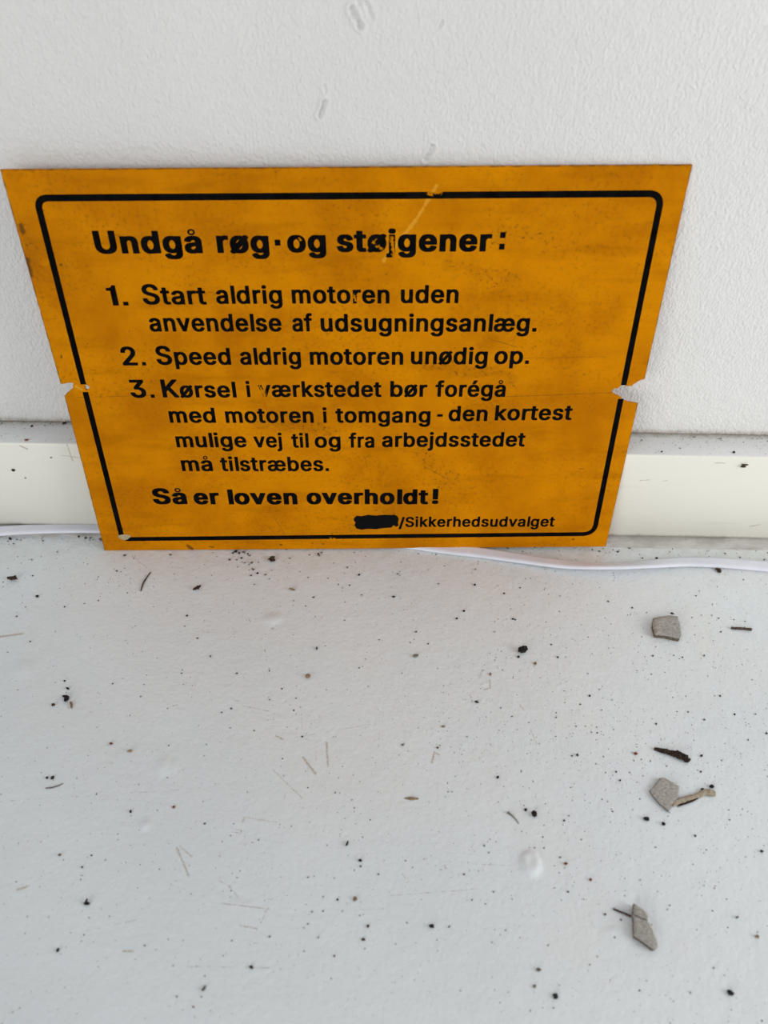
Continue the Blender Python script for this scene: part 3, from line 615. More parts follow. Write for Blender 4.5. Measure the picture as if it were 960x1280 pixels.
GLYPHS = json.loads(r'''{"H":{"!":[251,[[62,-27,51,-24,36,-16,22,-2,15,9,11,21,11,62,18,79,31,94,51,106,64,109,134,109,146,105,164,96,174,85,182,71,184,61,184,21,179,5,161,-16,145,-24,131,-27],[41,138,31,142,26,151,22,521,28,528,39,531,154,531,166,528,171,524,173,518,170,166,168,148,162,140,151,137]]],":":[216,[[40,-23,176,-23,181,-18,181,118,176,123,40,123,35,118,35,-18],[40,261,176,261,181,266,181,402,176,407,40,407,35,402,35,266]]],"S":[501,[[172,-31,135,-25,94,-12,67,2,48,17,35,30,16,56,3,86,-3,116,-3,146,-1,152,5,157,15,160,128,160,136,158,145,151,153,121,168,99,181,89,198,80,224,74,242,78,256,83,276,95,287,105,294,114,301,129,303,139,300,151,294,161,285,170,256,186,222,198,146,219,114,230,72,252,51,269,40,279,28,296,19,314,13,331,10,356,12,405,19,434,32,460,42,472,63,494,89,512,129,528,161,536,186,539,259,539,294,536,338,524,365,511,391,493,416,465,434,434,441,405,443,371,441,364,435,358,425,356,314,356,305,358,298,364,288,394,277,409,251,426,225,433,212,431,198,425,185,418,172,407,164,395,159,382,158,375,160,365,165,356,174,346,196,332,239,316,302,300,341,287,376,270,401,253,428,224,440,204,445,188,450,161,448,104,439,71,427,48,417,35,395,13,359,-10,329,-21,288,-30,271,-31]]],"T":[503,[[166,-22,156,-18,151,-9,151,426,146,429,8,429,-4,432,-8,436,-10,442,-10,519,-4,528,8,531,282,531,441,531,451,529,456,525,458,519,458,441,453,432,442,429,304,429,299,427,298,-12,292,-20,281,-23]]],"U":[572,[[219,-31,184,-27,154,-20,128,-10,98,8,84,18,59,43,43,66,28,101,22,125,19,148,19,516,20,524,26,529,38,531,148,531,158,529,164,524,166,516,166,179,170,154,181,128,193,111,201,103,221,89,245,79,259,77,272,79,289,85,308,96,326,113,341,138,350,169,351,184,351,516,353,524,359,529,369,531,481,531,492,528,498,521,499,148,494,116,484,86,472,64,458,43,432,17,402,-3,376,-15,359,-21,325,-28,296,-31]]],"a":[444,[[118,-31,81,-24,48,-10,32,2,23,11,5,34,-5,55,-11,89,-11,128,-5,159,5,180,26,202,38,211,60,222,82,230,122,238,221,252,231,256,232,264,228,278,221,290,206,301,195,305,176,298,159,286,139,258,134,254,125,252,71,252,11,269,4,274,0,279,0,305,9,325,24,348,42,366,59,378,84,391,109,400,152,407,236,407,278,400,306,389,325,378,346,359,354,349,369,322,374,306,379,269,379,-8,376,-15,371,-20,361,-23,246,-22,221,-28,199,-31],[167,72,174,72,184,75,204,86,212,93,225,112,232,134,234,147,226,149,205,146,179,141,161,135,144,124,137,115,135,104,142,88,155,77]]],"d":[479,[[158,-31,118,-24,82,-8,61,7,43,25,23,54,9,81,2,102,-6,141,-7,222,-1,262,11,300,32,338,55,364,86,386,116,400,154,407,236,407,268,403,269,506,270,524,276,529,285,531,395,531,406,528,412,521,413,-11,406,-20,395,-23,289,-23,279,-21,254,-28,229,-31],[203,74,212,76,230,86,248,108,262,141,270,184,270,198,265,226,258,251,250,266,241,279,231,290,219,297,206,303,196,301,183,294,169,281,160,269,153,255,146,238,139,201,139,176,143,152,150,128,157,114,175,90,188,80]]],"e":[458,[[174,-31,149,-28,115,-20,89,-8,70,4,32,42,17,66,6,91,-3,122,-7,155,-6,234,-2,254,8,288,23,319,36,339,59,364,79,380,102,392,124,400,164,407,246,407,274,403,304,394,329,381,345,370,364,353,380,332,393,309,404,279,408,262,413,219,413,161,411,155,405,150,395,147,148,147,144,146,145,136,150,122,168,96,184,83,211,72,229,78,242,86,252,96,266,121,272,126,281,128,332,128,396,112,403,108,406,102,405,74,391,44,369,17,342,-4,309,-20,275,-28,248,-31],[147,245,258,245,259,248,255,258,250,269,239,284,231,291,211,302,204,304,192,299,175,288,163,276,149,254]]],"g":[480,[[154,-172,128,-168,96,-160,69,-147,49,-133,29,-112,10,-85,9,-79,9,-61,11,-53,15,-49,66,-20,75,-19,128,-19,140,-24,153,-41,169,-57,186,-67,206,-72,227,-66,249,-54,255,-46,263,-34,268,-14,228,-19,162,-19,118,-11,99,-5,71,10,56,21,31,49,16,72,8,91,-1,119,-7,159,-7,224,-3,256,9,296,22,323,39,346,70,376,95,391,135,404,155,407,238,407,275,399,289,403,396,403,408,400,414,392,414,-29,411,-55,403,-82,385,-113,364,-134,341,-150,318,-160,285,-168,256,-173],[200,86,208,86,225,93,237,102,248,115,256,128,261,141,266,155,270,181,268,216,264,236,255,259,236,286,219,298,209,302,202,303,191,298,175,287,163,274,148,244,139,202,139,182,142,164,149,138,157,122,175,100]]],"h":[465,[[26,-22,16,-18,11,-9,11,516,13,524,18,528,29,531,136,531,151,527,156,518,156,406,158,402,188,407,269,407,289,404,314,397,329,390,346,378,372,351,382,335,390,316,396,292,398,271,399,226,399,-9,397,-15,392,-20,381,-23,272,-23,262,-20,256,-15,254,-8,254,238,247,268,240,281,226,294,209,302,195,297,174,279,164,261,157,241,156,229,156,-8,154,-15,148,-20,138,-23]]],"j":[221,[[-36,-165,-46,-161,-51,-154,-51,-75,-48,-70,-42,-66,-12,-63,-1,-57,6,-48,11,-24,12,392,18,400,29,403,141,402,151,398,156,389,156,-46,154,-65,150,-86,137,-114,127,-128,109,-144,88,-155,62,-163,42,-166],[48,420,34,425,20,432,10,442,3,455,0,464,0,502,5,516,22,536,39,544,56,547,118,546,132,542,144,536,158,522,165,510,167,502,167,465,161,448,152,437,142,429,118,420]]],"l":[212,[[35,-23,175,-23,180,-18,180,526,175,531,35,531,30,526,30,-18]]],"n":[464,[[26,-22,16,-18,11,-8,11,389,14,396,21,401,29,403,135,403,149,399,188,407,268,407,288,404,314,397,336,385,348,377,366,359,377,344,387,324,396,292,399,269,399,101,399,-9,394,-18,381,-23,274,-23,264,-21,258,-17,254,-9,254,238,247,268,238,282,232,289,222,297,211,302,205,301,186,291,173,278,163,261,156,232,156,-8,154,-15,148,-20,138,-23]]],"o":[470,[[169,-31,126,-24,109,-18,84,-5,59,14,40,32,25,54,8,88,-4,131,-7,156,-7,219,-4,245,8,288,26,325,52,357,85,382,108,394,152,406,165,407,246,407,271,404,295,398,328,384,354,366,376,344,391,322,402,302,411,279,421,231,423,165,418,126,407,85,388,49,368,24,355,12,336,-2,309,-17,268,-28,242,-31],[203,74,211,73,229,82,239,90,252,105,262,121,270,142,277,179,277,198,273,222,260,258,248,276,236,289,212,302,205,303,188,295,174,284,162,269,153,252,146,235,139,198,139,176,143,152,156,116,167,99,180,86]]],"r":[314,[[26,-22,16,-18,11,-9,11,388,13,395,19,400,29,403,145,401,172,407,268,407,278,404,284,395,284,314,282,308,276,303,268,300,211,300,198,296,182,286,172,276,163,264,159,252,156,238,156,-8,154,-15,148,-20,138,-23]]],"s":[420,[[144,-31,118,-28,79,-18,58,-8,37,6,16,29,-1,62,-6,81,-6,104,-4,109,6,117,68,130,119,130,128,127,134,123,142,101,152,86,171,75,182,71,196,75,214,86,223,98,224,106,216,117,205,125,189,131,86,158,59,170,44,182,22,205,9,232,6,249,6,299,12,324,23,345,47,371,66,384,86,394,131,406,212,407,244,406,271,400,305,385,324,371,342,351,356,328,366,302,365,278,361,272,354,268,296,254,242,254,234,257,229,261,221,278,204,298,188,306,171,300,158,289,152,278,154,271,163,261,179,252,291,222,321,208,338,196,355,176,368,151,373,125,371,75,368,62,358,40,341,18,325,3,294,-15,272,-22,236,-30,216,-31]]],"t":[282,[[129,-27,111,-24,85,-17,62,-4,44,15,29,42,23,79,23,302,19,304,-18,304,-26,307,-32,312,-34,318,-34,389,-31,396,-25,401,-16,403,22,404,23,482,26,488,31,492,41,494,149,494,158,492,164,489,167,481,168,404,229,403,241,398,245,394,246,388,246,318,243,311,238,307,229,304,171,304,167,302,167,105,169,94,173,82,178,76,226,76,235,73,241,68,245,58,254,16,254,-8,252,-14,246,-19,221,-26,205,-27]]],"v":[444,[[136,-22,126,-18,119,-8,-21,358,-24,369,-24,392,-18,400,-6,403,108,403,119,400,124,395,130,382,194,205,197,206,211,246,263,392,269,400,281,403,398,402,407,399,412,392,412,365,266,-15,261,-20,251,-23]]],"·":[216,[[40,150,176,150,181,155,181,291,176,296,40,296,35,291,35,155]]],"å":[444,[[118,-31,81,-24,48,-10,32,2,23,11,5,34,-5,55,-11,89,-11,128,-5,159,5,180,26,202,38,211,60,222,82,230,122,238,221,252,231,256,232,264,228,278,221,290,206,301,195,305,176,298,159,286,139,258,134,254,125,252,71,252,11,269,4,274,0,279,0,305,9,325,24,348,42,366,59,378,84,391,109,400,152,407,236,407,278,400,306,389,325,378,346,359,354,349,369,322,374,306,379,269,379,-8,376,-15,371,-20,361,-23,246,-22,221,-28,199,-31],[167,72,174,72,184,75,204,86,212,93,225,112,232,134,234,147,226,149,205,146,179,141,161,135,144,124,137,115,135,104,142,88,155,77],[262,495,257,521,242,545,220,562,193,571,163,571,136,562,114,545,99,521,94,495,99,469,114,445,136,428,163,419,193,419,220,428,242,445,257,469],[218,495,216,508,209,519,198,527,185,531,171,531,158,527,147,519,140,508,138,495,140,482,147,471,158,463,171,459,185,459,198,463,209,471,216,482]]],"ø":[470,[[36,-38,27,-35,-11,-2,-14,4,-14,24,-11,34,11,59,16,68,0,109,-6,141,-7,218,-4,245,3,276,11,296,22,318,38,341,54,358,85,382,108,394,144,404,165,407,249,407,299,397,314,413,324,417,380,416,388,414,424,384,427,379,429,374,429,354,427,348,402,318,398,311,411,279,421,231,423,165,420,135,414,106,407,85,392,56,381,39,356,12,336,-2,309,-17,275,-27,242,-31,172,-31,146,-28,115,-20,100,-35,89,-38],[203,74,211,73,229,82,239,89,252,105,262,121,271,146,274,162,274,166,271,164,199,81,198,76],[143,215,216,298,216,301,213,302,205,303,188,295,175,286,167,276,158,262,149,244,143,224,142,216]]],"_ry":0.024,"_t":531},"M":{"-":[488,[[101,172,90,176,87,186,87,246,89,254,95,258,105,260,351,260,361,255,364,245,364,185,362,178,356,173,346,171]]],".":[184,[[40,-16,144,-16,149,-11,149,93,144,98,40,98,35,93,35,-11]]],"/":[284,[[1,-92,-6,-90,-11,-86,-12,-71,152,541,158,546,168,549,248,548,255,546,259,542,261,524,97,-85,92,-90,82,-93]]],"1":[330,[[162,-16,276,-16,276,524,204,524,196,492,176,470,143,458,88,452,88,378,162,378]]],"2":[488,[[51,-15,41,-11,37,-2,37,49,39,58,224,254,260,296,277,321,287,341,291,355,293,376,287,399,280,412,271,423,255,434,245,438,228,443,219,443,194,434,184,427,172,415,160,395,156,379,154,358,149,349,138,346,54,346,42,350,39,361,40,394,50,432,65,459,75,473,94,491,126,513,156,524,185,530,201,531,256,530,294,524,311,518,334,507,361,487,377,469,395,441,405,406,409,382,407,348,401,321,393,299,381,276,362,249,314,191,202,75,206,73,398,73,408,71,414,66,416,58,416,-1,414,-9,409,-13,399,-16]]],"3":[488,[[191,-22,166,-20,125,-10,95,4,71,20,47,44,30,72,20,102,17,118,17,134,21,143,32,147,121,147,129,145,135,141,138,126,145,108,152,98,164,86,189,72,218,66,238,69,259,77,275,87,289,103,300,125,301,135,301,155,293,182,286,193,275,206,258,217,235,227,206,231,145,232,134,236,130,245,130,301,132,310,237,429,239,434,235,436,72,436,58,436,49,438,45,442,43,449,43,511,46,520,56,524,384,524,394,522,398,516,400,509,400,461,398,451,272,306,274,304,289,302,324,292,351,278,368,266,384,249,400,228,408,211,414,194,420,162,420,126,417,106,410,82,401,64,379,34,361,18,331,-1,302,-12,271,-20,242,-23]]],"K":[501,[[46,-15,36,-11,33,-1,33,508,36,519,49,524,134,524,144,522,149,518,151,508,151,324,153,319,331,511,344,522,352,524,458,524,468,522,472,518,474,505,472,498,468,492,391,411,292,304,278,286,471,15,476,2,473,-11,468,-14,458,-16,361,-16,349,-12,197,201,194,202,164,171,152,156,151,-1,149,-9,144,-14,135,-16]]],"S":[481,[[185,-24,148,-18,108,-5,81,9,51,34,30,62,19,89,11,125,12,139,14,148,28,153,115,153,124,151,129,146,133,128,141,109,156,90,169,81,194,70,216,66,231,66,255,70,269,76,290,88,304,101,317,128,319,141,315,155,308,166,298,177,269,193,235,205,134,235,99,250,72,269,49,292,35,316,26,349,24,384,30,418,42,446,56,467,85,494,118,512,158,525,199,531,245,531,281,528,325,517,352,504,376,487,402,460,418,431,427,396,429,378,427,369,422,365,412,363,326,363,318,365,312,369,303,398,291,416,274,428,255,437,236,441,225,442,206,440,188,434,172,425,159,414,150,401,143,385,143,368,145,361,151,350,161,339,184,325,226,309,289,292,328,280,364,262,388,246,408,225,425,198,434,165,436,125,430,92,424,74,412,54,403,41,383,21,362,6,334,-8,292,-20,259,-24]]],"a":[424,[[131,-24,94,-17,62,-3,44,9,30,24,22,35,10,58,3,96,4,132,10,156,19,174,39,195,51,204,71,214,95,222,135,231,235,245,244,249,248,255,247,272,240,289,229,301,212,311,192,314,169,308,152,298,142,289,126,266,121,261,111,259,82,259,24,276,17,281,14,296,21,314,28,327,39,343,62,364,81,376,104,387,151,398,222,400,265,392,292,382,308,374,319,366,334,351,345,335,355,314,361,289,364,262,364,1,362,-9,357,-14,348,-16,266,-16,256,-13,249,-7,226,-17,201,-23,186,-24],[167,62,188,65,212,76,226,86,242,112,248,135,248,159,242,160,206,154,174,150,148,142,130,131,121,116,119,105,120,98,129,81,144,69]]],"b":[459,[[205,-24,166,-17,141,-4,138,-5,134,-12,124,-16,42,-16,29,-11,26,-2,26,508,27,516,32,522,42,524,125,524,138,520,141,509,141,422,141,386,144,383,164,392,188,398,256,400,278,397,308,388,344,368,374,338,392,309,407,272,416,229,417,164,413,129,404,95,396,76,385,55,371,35,350,14,337,4,306,-12,266,-23],[219,64,229,65,249,73,261,82,274,96,285,114,295,142,301,186,297,231,290,254,281,271,270,286,254,301,241,308,224,313,214,312,194,305,179,296,169,285,159,271,150,252,144,234,140,204,140,175,144,145,152,122,160,105,173,88,186,76,202,68]]],"d":[459,[[171,-24,131,-17,95,-1,74,14,57,31,38,58,25,84,18,105,9,149,7,214,13,254,26,296,46,333,61,350,76,364,89,374,111,385,129,392,155,398,222,400,256,394,282,384,283,471,283,511,285,518,291,522,299,524,384,524,395,520,398,512,398,-2,395,-11,384,-16,301,-16,290,-12,285,-4,262,-15,241,-21,216,-24],[203,64,214,65,234,73,244,81,259,97,269,114,278,138,284,176,284,205,280,234,274,254,264,274,255,286,238,301,225,308,205,313,192,311,175,304,163,295,149,279,137,259,130,241,126,221,123,191,124,168,129,142,135,125,145,105,157,88,171,76,186,68]]],"e":[438,[[186,-24,162,-21,132,-14,114,-7,84,10,73,19,46,47,31,72,22,94,12,131,7,162,9,225,12,245,23,285,37,314,49,333,71,356,92,372,115,385,136,392,176,400,234,400,262,395,291,387,316,374,332,363,349,347,362,331,377,305,388,276,394,251,399,211,399,169,397,161,391,156,381,154,126,154,126,146,133,122,143,104,153,91,171,76,188,68,199,64,209,63,225,64,249,75,266,90,281,116,294,121,319,121,379,107,389,101,391,82,384,62,377,49,356,24,329,3,296,-12,262,-21,235,-24],[129,238,276,237,278,241,272,259,264,275,254,289,235,304,219,311,205,313,186,310,163,296,149,282,133,255,128,242]]],"f":[288,[[66,-15,56,-11,53,-1,53,309,49,311,-5,312,-17,316,-20,328,-20,381,-18,389,-14,393,-5,396,52,397,54,454,62,481,75,503,91,518,108,530,138,541,165,546,229,544,264,535,268,531,270,516,253,459,247,455,238,453,214,453,198,457,192,457,184,452,177,446,170,431,169,401,171,396,239,396,253,391,256,381,256,328,253,316,241,312,172,311,169,309,169,1,167,-9,162,-13,152,-16]]],"g":[460,[[166,-165,141,-161,109,-152,82,-140,63,-126,43,-106,26,-82,23,-71,25,-59,79,-28,88,-26,115,-26,126,-30,148,-56,172,-73,192,-80,205,-81,226,-78,251,-68,261,-61,270,-52,281,-29,284,-12,284,5,281,6,259,-4,232,-10,175,-11,151,-8,114,2,91,13,71,27,52,46,36,68,23,94,13,126,9,152,7,169,9,231,16,268,25,294,44,328,54,341,75,363,105,383,135,394,168,400,225,400,256,394,284,382,290,392,302,396,384,396,394,393,398,388,400,379,400,-21,397,-46,388,-78,371,-107,351,-127,328,-142,305,-152,272,-161,245,-166],[199,76,209,76,227,81,242,89,257,102,271,124,280,146,286,189,281,234,275,252,265,272,254,288,241,299,230,306,211,313,199,313,178,305,162,294,149,280,142,268,130,242,126,222,123,194,124,172,129,148,143,115,152,104,164,92,183,81]]],"h":[444,[[39,-15,29,-11,26,-1,26,508,28,518,31,521,42,524,125,524,138,519,141,509,141,388,144,384,169,394,189,398,255,400,275,397,301,390,316,382,334,371,358,345,374,314,383,275,384,225,384,-1,382,-9,379,-12,368,-16,285,-16,275,-13,271,-9,269,1,269,244,267,255,258,279,246,296,225,309,209,313,188,307,171,296,153,275,143,249,141,238,141,-1,139,-9,135,-13,125,-16]]],"i":[201,[[39,-15,29,-11,26,-1,26,382,29,391,41,396,128,395,138,391,141,381,141,-2,138,-11,126,-16],[62,428,38,436,29,444,22,452,14,474,14,494,18,506,22,515,33,526,48,535,69,540,104,539,119,535,131,530,141,521,148,511,153,494,153,471,150,459,144,449,136,441,118,430,102,427]]],"j":[201,[[-24,-158,-34,-154,-37,-145,-37,-86,-35,-78,-29,-73,1,-70,11,-65,21,-52,26,-32,26,379,27,388,32,393,42,396,128,395,138,391,141,379,141,-39,138,-65,134,-84,123,-108,113,-122,96,-137,76,-147,51,-155,31,-158],[61,428,46,432,34,439,24,448,19,456,14,471,14,492,19,511,35,528,52,537,69,540,105,539,119,535,131,530,146,514,153,494,153,472,148,456,136,442,116,430,102,427]]],"k":[415,[[39,-15,29,-11,26,-1,26,508,29,519,42,524,124,524,134,522,139,518,141,508,142,273,146,274,234,365,265,394,275,396,371,396,379,394,385,389,387,376,384,368,375,359,239,219,237,215,395,14,399,1,396,-11,391,-14,381,-16,282,-16,271,-12,151,138,144,135,141,129,141,-1,138,-11,125,-16]]],"l":[180,[[35,-16,143,-16,148,-11,148,519,143,524,35,524,30,519,30,-11]]],"m":[644,[[39,-15,29,-11,26,-1,26,379,29,391,41,396,124,396,134,392,139,385,169,397,191,401,248,401,269,397,292,387,305,378,321,364,351,385,378,395,408,401,465,401,499,394,525,382,538,373,554,356,568,335,577,314,583,285,584,268,584,-2,581,-11,569,-16,485,-16,476,-14,471,-9,469,-2,469,48,469,258,467,271,458,291,447,302,425,312,411,312,396,307,380,294,370,278,363,256,363,1,361,-9,356,-13,346,-16,264,-16,251,-11,247,1,247,264,241,284,233,295,215,309,206,312,198,313,181,308,163,295,149,275,142,251,141,1,139,-9,135,-13,125,-16]]],"n":[444,[[39,-15,29,-11,26,-1,26,381,28,389,34,394,42,396,124,396,134,392,141,382,161,391,189,398,255,400,275,397,301,390,324,378,335,370,351,354,363,336,371,321,381,284,384,261,384,98,384,-1,381,-11,368,-16,286,-16,276,-14,272,-11,269,-1,269,244,267,255,258,279,246,296,224,310,211,313,201,311,182,304,161,286,149,266,143,249,141,238,141,-1,139,-9,135,-13,125,-16]]],"o":[450,[[182,-24,139,-17,122,-11,99,1,75,17,48,46,26,84,16,112,12,132,7,164,9,226,19,274,35,309,53,336,78,361,98,375,119,386,155,397,178,400,234,400,258,397,282,391,314,377,339,360,368,329,381,309,391,288,403,248,409,201,407,154,398,109,385,75,366,44,335,13,316,0,298,-9,264,-20,229,-24],[203,64,211,63,231,69,248,79,261,92,274,111,281,126,288,149,291,171,290,216,285,236,274,265,263,282,248,297,230,308,212,313,194,311,175,302,161,291,148,275,137,255,130,238,126,218,123,188,126,158,130,138,143,108,153,94,169,78,184,69]]],"p":[459,[[39,-158,29,-154,26,-144,26,379,28,389,33,394,42,396,122,396,134,392,141,382,164,392,188,398,201,400,258,400,278,397,309,387,344,368,361,353,382,326,400,294,413,248,417,214,417,164,413,129,402,91,385,55,371,35,349,13,328,-2,294,-17,252,-24,208,-24,192,-23,166,-17,142,-6,141,-144,139,-152,134,-156,125,-159],[219,64,229,65,249,73,261,82,274,96,285,114,295,142,301,186,297,231,290,254,281,271,270,286,254,301,241,308,224,313,214,312,194,305,179,296,169,285,159,271,150,252,144,234,140,204,140,175,144,145,152,122,160,105,173,88,186,76,202,68]]],"r":[294,[[39,-15,29,-11,26,-1,26,379,28,389,32,393,42,396,122,396,134,392,139,386,162,395,184,400,248,400,265,397,268,394,270,386,270,322,267,312,255,307,209,309,199,308,185,303,169,294,157,282,148,268,143,255,141,245,141,-1,139,-9,135,-13,125,-16]]],"s":[399,[[156,-24,131,-21,92,-11,71,-1,51,13,31,35,18,57,9,88,11,104,19,110,81,123,108,122,118,118,128,94,139,79,161,66,182,61,208,68,226,79,232,85,240,98,239,111,231,122,218,132,202,138,99,165,72,178,56,189,41,205,28,226,20,256,20,291,26,316,35,335,43,346,59,363,76,375,99,387,129,396,158,400,199,400,231,398,258,392,274,387,304,370,327,346,340,326,351,294,349,281,341,275,284,262,255,262,243,266,232,288,215,306,201,314,184,316,164,310,146,298,139,288,136,279,139,266,149,254,166,245,274,217,305,203,318,194,336,178,351,152,357,129,358,95,352,65,342,44,325,21,299,2,272,-11,241,-20,205,-24]]],"t":[262,[[142,-20,111,-14,84,-2,74,4,59,19,48,38,40,62,37,88,37,309,34,311,-5,312,-17,316,-20,326,-20,381,-18,389,-12,394,-4,396,36,397,37,472,39,481,42,484,54,487,136,487,146,485,151,481,153,472,154,397,216,396,228,391,231,379,231,326,228,316,216,312,156,311,153,309,153,94,159,75,168,68,212,69,221,67,226,63,234,35,240,1,238,-8,235,-11,216,-17,194,-20]]],"u":[444,[[164,-21,139,-18,115,-12,85,2,69,14,51,36,40,56,33,75,26,116,26,379,29,391,34,394,44,396,125,396,138,391,141,379,141,132,146,112,158,91,167,81,182,72,194,68,205,67,216,70,226,75,241,85,251,96,261,114,268,142,269,379,271,389,275,393,285,396,368,396,379,392,382,389,384,379,384,1,381,-11,368,-16,288,-16,276,-12,269,-3,238,-15,216,-20]]],"v":[424,[[149,-15,140,-12,135,-5,-5,361,-10,376,-8,388,-4,393,6,396,95,396,108,391,114,379,193,159,195,158,196,160,208,191,281,391,294,396,384,396,392,393,397,389,399,379,397,368,252,-10,247,-14,238,-16]]],"å":[424,[[131,-24,94,-17,62,-3,44,9,30,24,22,35,10,58,3,96,4,132,10,156,19,174,39,195,51,204,71,214,95,222,135,231,235,245,244,249,248,255,247,272,240,289,229,301,212,311,192,314,169,308,152,298,142,289,126,266,121,261,111,259,82,259,24,276,17,281,14,296,21,314,28,327,39,343,62,364,81,376,104,387,151,398,222,400,265,392,292,382,308,374,319,366,334,351,345,335,355,314,361,289,364,262,364,1,362,-9,357,-14,348,-16,266,-16,256,-13,249,-7,226,-17,201,-23,186,-24],[167,62,188,65,212,76,226,86,242,112,248,135,248,159,242,160,206,154,174,150,148,142,130,131,121,116,119,105,120,98,129,81,144,69],[252,486,247,509,234,530,214,545,190,553,165,553,140,545,121,530,108,509,104,486,108,463,121,442,140,427,165,419,190,419,214,427,234,442,247,463],[214,486,211,497,205,507,196,515,184,519,171,519,160,515,150,507,144,497,142,486,144,475,150,465,160,457,171,453,184,453,195,457,205,465,211,475]]],"æ":[673,[[132,-24,95,-17,62,-3,42,12,25,31,13,51,4,84,3,118,10,155,24,178,44,198,59,209,85,221,122,231,151,236,245,237,247,242,247,265,245,275,238,291,231,300,212,311,196,314,176,311,161,304,142,289,124,264,112,259,84,259,24,276,16,282,15,298,23,319,40,344,63,365,95,383,128,394,165,400,222,400,251,395,279,387,296,378,316,364,339,378,364,390,391,397,409,400,468,400,481,398,508,392,532,384,559,368,584,347,602,322,615,296,627,258,631,228,631,169,628,159,615,154,364,154,360,154,359,151,368,119,385,93,395,83,409,73,439,63,451,63,465,66,485,76,494,84,502,93,514,116,525,121,554,121,618,106,624,101,626,94,624,79,611,51,599,34,574,11,544,-7,521,-15,485,-23,422,-24,386,-20,361,-12,341,-4,304,21,269,-2,235,-15,211,-21,188,-24],[161,64,186,64,208,73,230,92,241,111,247,129,246,153,205,154,169,150,147,142,129,128,122,116,119,104,122,92,128,82,141,71],[362,238,511,237,513,244,507,261,489,289,472,302,458,310,445,313,425,311,402,300,383,282,367,258,361,242]]],"é":[438,[[186,-24,162,-21,132,-14,114,-7,84,10,73,19,46,47,31,72,22,94,12,131,7,162,9,225,12,245,23,285,37,314,49,333,71,356,92,372,115,385,136,392,176,400,234,400,262,395,291,387,316,374,332,363,349,347,362,331,377,305,388,276,394,251,399,211,399,169,397,161,391,156,381,154,126,154,126,146,133,122,143,104,153,91,171,76,188,68,199,64,209,63,225,64,249,75,266,90,281,116,294,121,319,121,379,107,389,101,391,82,384,62,377,49,356,24,329,3,296,-12,262,-21,235,-24],[129,238,276,237,278,241,272,259,264,275,254,289,235,304,219,311,205,313,186,310,163,296,149,282,133,255,128,242],[164,413,156,415,152,419,150,429,152,441,200,539,214,544,305,544,312,542,317,538,319,528,317,516,251,418,238,413]]],"ø":[450,[[49,-31,40,-28,5,2,2,5,0,14,3,28,35,65,16,112,10,139,7,164,7,211,10,236,19,274,27,295,44,324,64,349,85,366,118,385,138,392,178,400,236,400,282,391,305,382,330,408,339,410,367,409,375,406,411,377,414,365,411,351,379,314,395,276,403,248,407,221,409,174,406,144,398,109,385,75,371,50,344,21,328,8,298,-9,275,-17,229,-24,185,-24,139,-17,109,-5,105,-7,89,-26,84,-29,75,-31],[203,64,219,65,242,75,261,92,274,111,287,144,291,171,291,206,288,207,277,195,176,76,176,74,181,70],[126,172,237,301,237,304,230,308,212,313,202,313,189,310,170,299,152,281,137,255,128,226,123,188,125,174]]],"_ry":0.016,"_t":524}}''')


def word_polys(text, style, capscale):
    """outlines of a word in em units, capitals and figures scaled by capscale"""
    G = GLYPHS[style]
    ry = G['_ry']
    x, loops = 0.0, []
    for ch in text:
        adv, L = G[ch]
        k = capscale if (ch.isupper() or ch.isdigit()) else 1.0
        for l in L:
            loops.append([(x + l[i] / 1000 * k, (l[i + 1] / 1000 + ry) * k) for i in range(0, len(l), 2)])
        x += adv / 1000 * k
    return loops


def text_line(words, asc_px, cap_px, style, label=None):
    loops = []
    for text, xl, xr, yl, *yr in words:
        yr = yr[0] if yr else yl
        ry = GLYPHS[style]['_ry']
        a_em = GLYPHS[style]['_t'] / 1000 + ry
        L = word_polys(text, style, cap_px / asc_px)
        x0 = min(p[0] for l in L for p in l); x1 = max(p[0] for l in L for p in l)
        A, B = on_sign(xl, yl), on_sign(xr, yr)
        hgt = (on_sign((xl + xr) / 2, (yl + yr) / 2 - asc_px) - on_sign((xl + xr) / 2, (yl + yr) / 2)).y
        sy = hgt / a_em
        for l in L:
            loops.append([(A.x + (B.x - A.x) * (p[0] - x0) / (x1 - x0), A.y + (B.y - A.y) * (p[0] - x0) / (x1 - x0) + p[1] * sy) for p in l])
    return filled('lettering', loops, 0.00004, M_INK, sign, z=0.00002)


text_line([('Undgå', 120.7, 254, 317.2, 316.6), ('røg', 272.3, 337.2, 316.4), ('·', 344.5, 351.5, 315.8), ('og', 359.7, 408, 315.6),
           ('støjgener', 421.3, 613.8, 315, 314.4), (':', 623.6, 630.4, 312.0)], 28.4, 28.8, 'H')
text_line([('1.', 136.7, 161.2, 381.9), ('Start', 179.7, 259, 380.6), ('aldrig', 271.1, 353.3, 379.8), ('motoren', 365.3, 486.9, 379.4), ('uden', 500.9, 572.8, 379)], 22.8, 25.3, 'M')
text_line([('anvendelse', 188, 352.5, 414.4), ('af', 366, 391, 414.4), ('udsugningsanlæg', 401.2, 661, 414.6), ('.', 665, 670.2, 414.6)], 22.2, 24, 'M')
text_line([('2.', 154, 183.1, 456.9), ('Speed', 196.9, 289.4, 456), ('aldrig', 300.9, 376.6, 455.9), ('motoren', 387.8, 504, 455.9), ('unødig', 513.4, 608.8, 455.4), ('op.', 617.2, 660.8, 455)], 21.2, 23.6, 'M')
text_line([('3.', 164.4, 193.8, 497.2), ('Kørsel', 204, 296.2, 496.9), ('i', 308.8, 313.8, 496.4), ('værkstedet', 323.8, 476.9, 496.2), ('bør', 487.8, 533.8, 496), ('forégå', 543.8, 631.3, 496)], 19.8, 22.6, 'M')
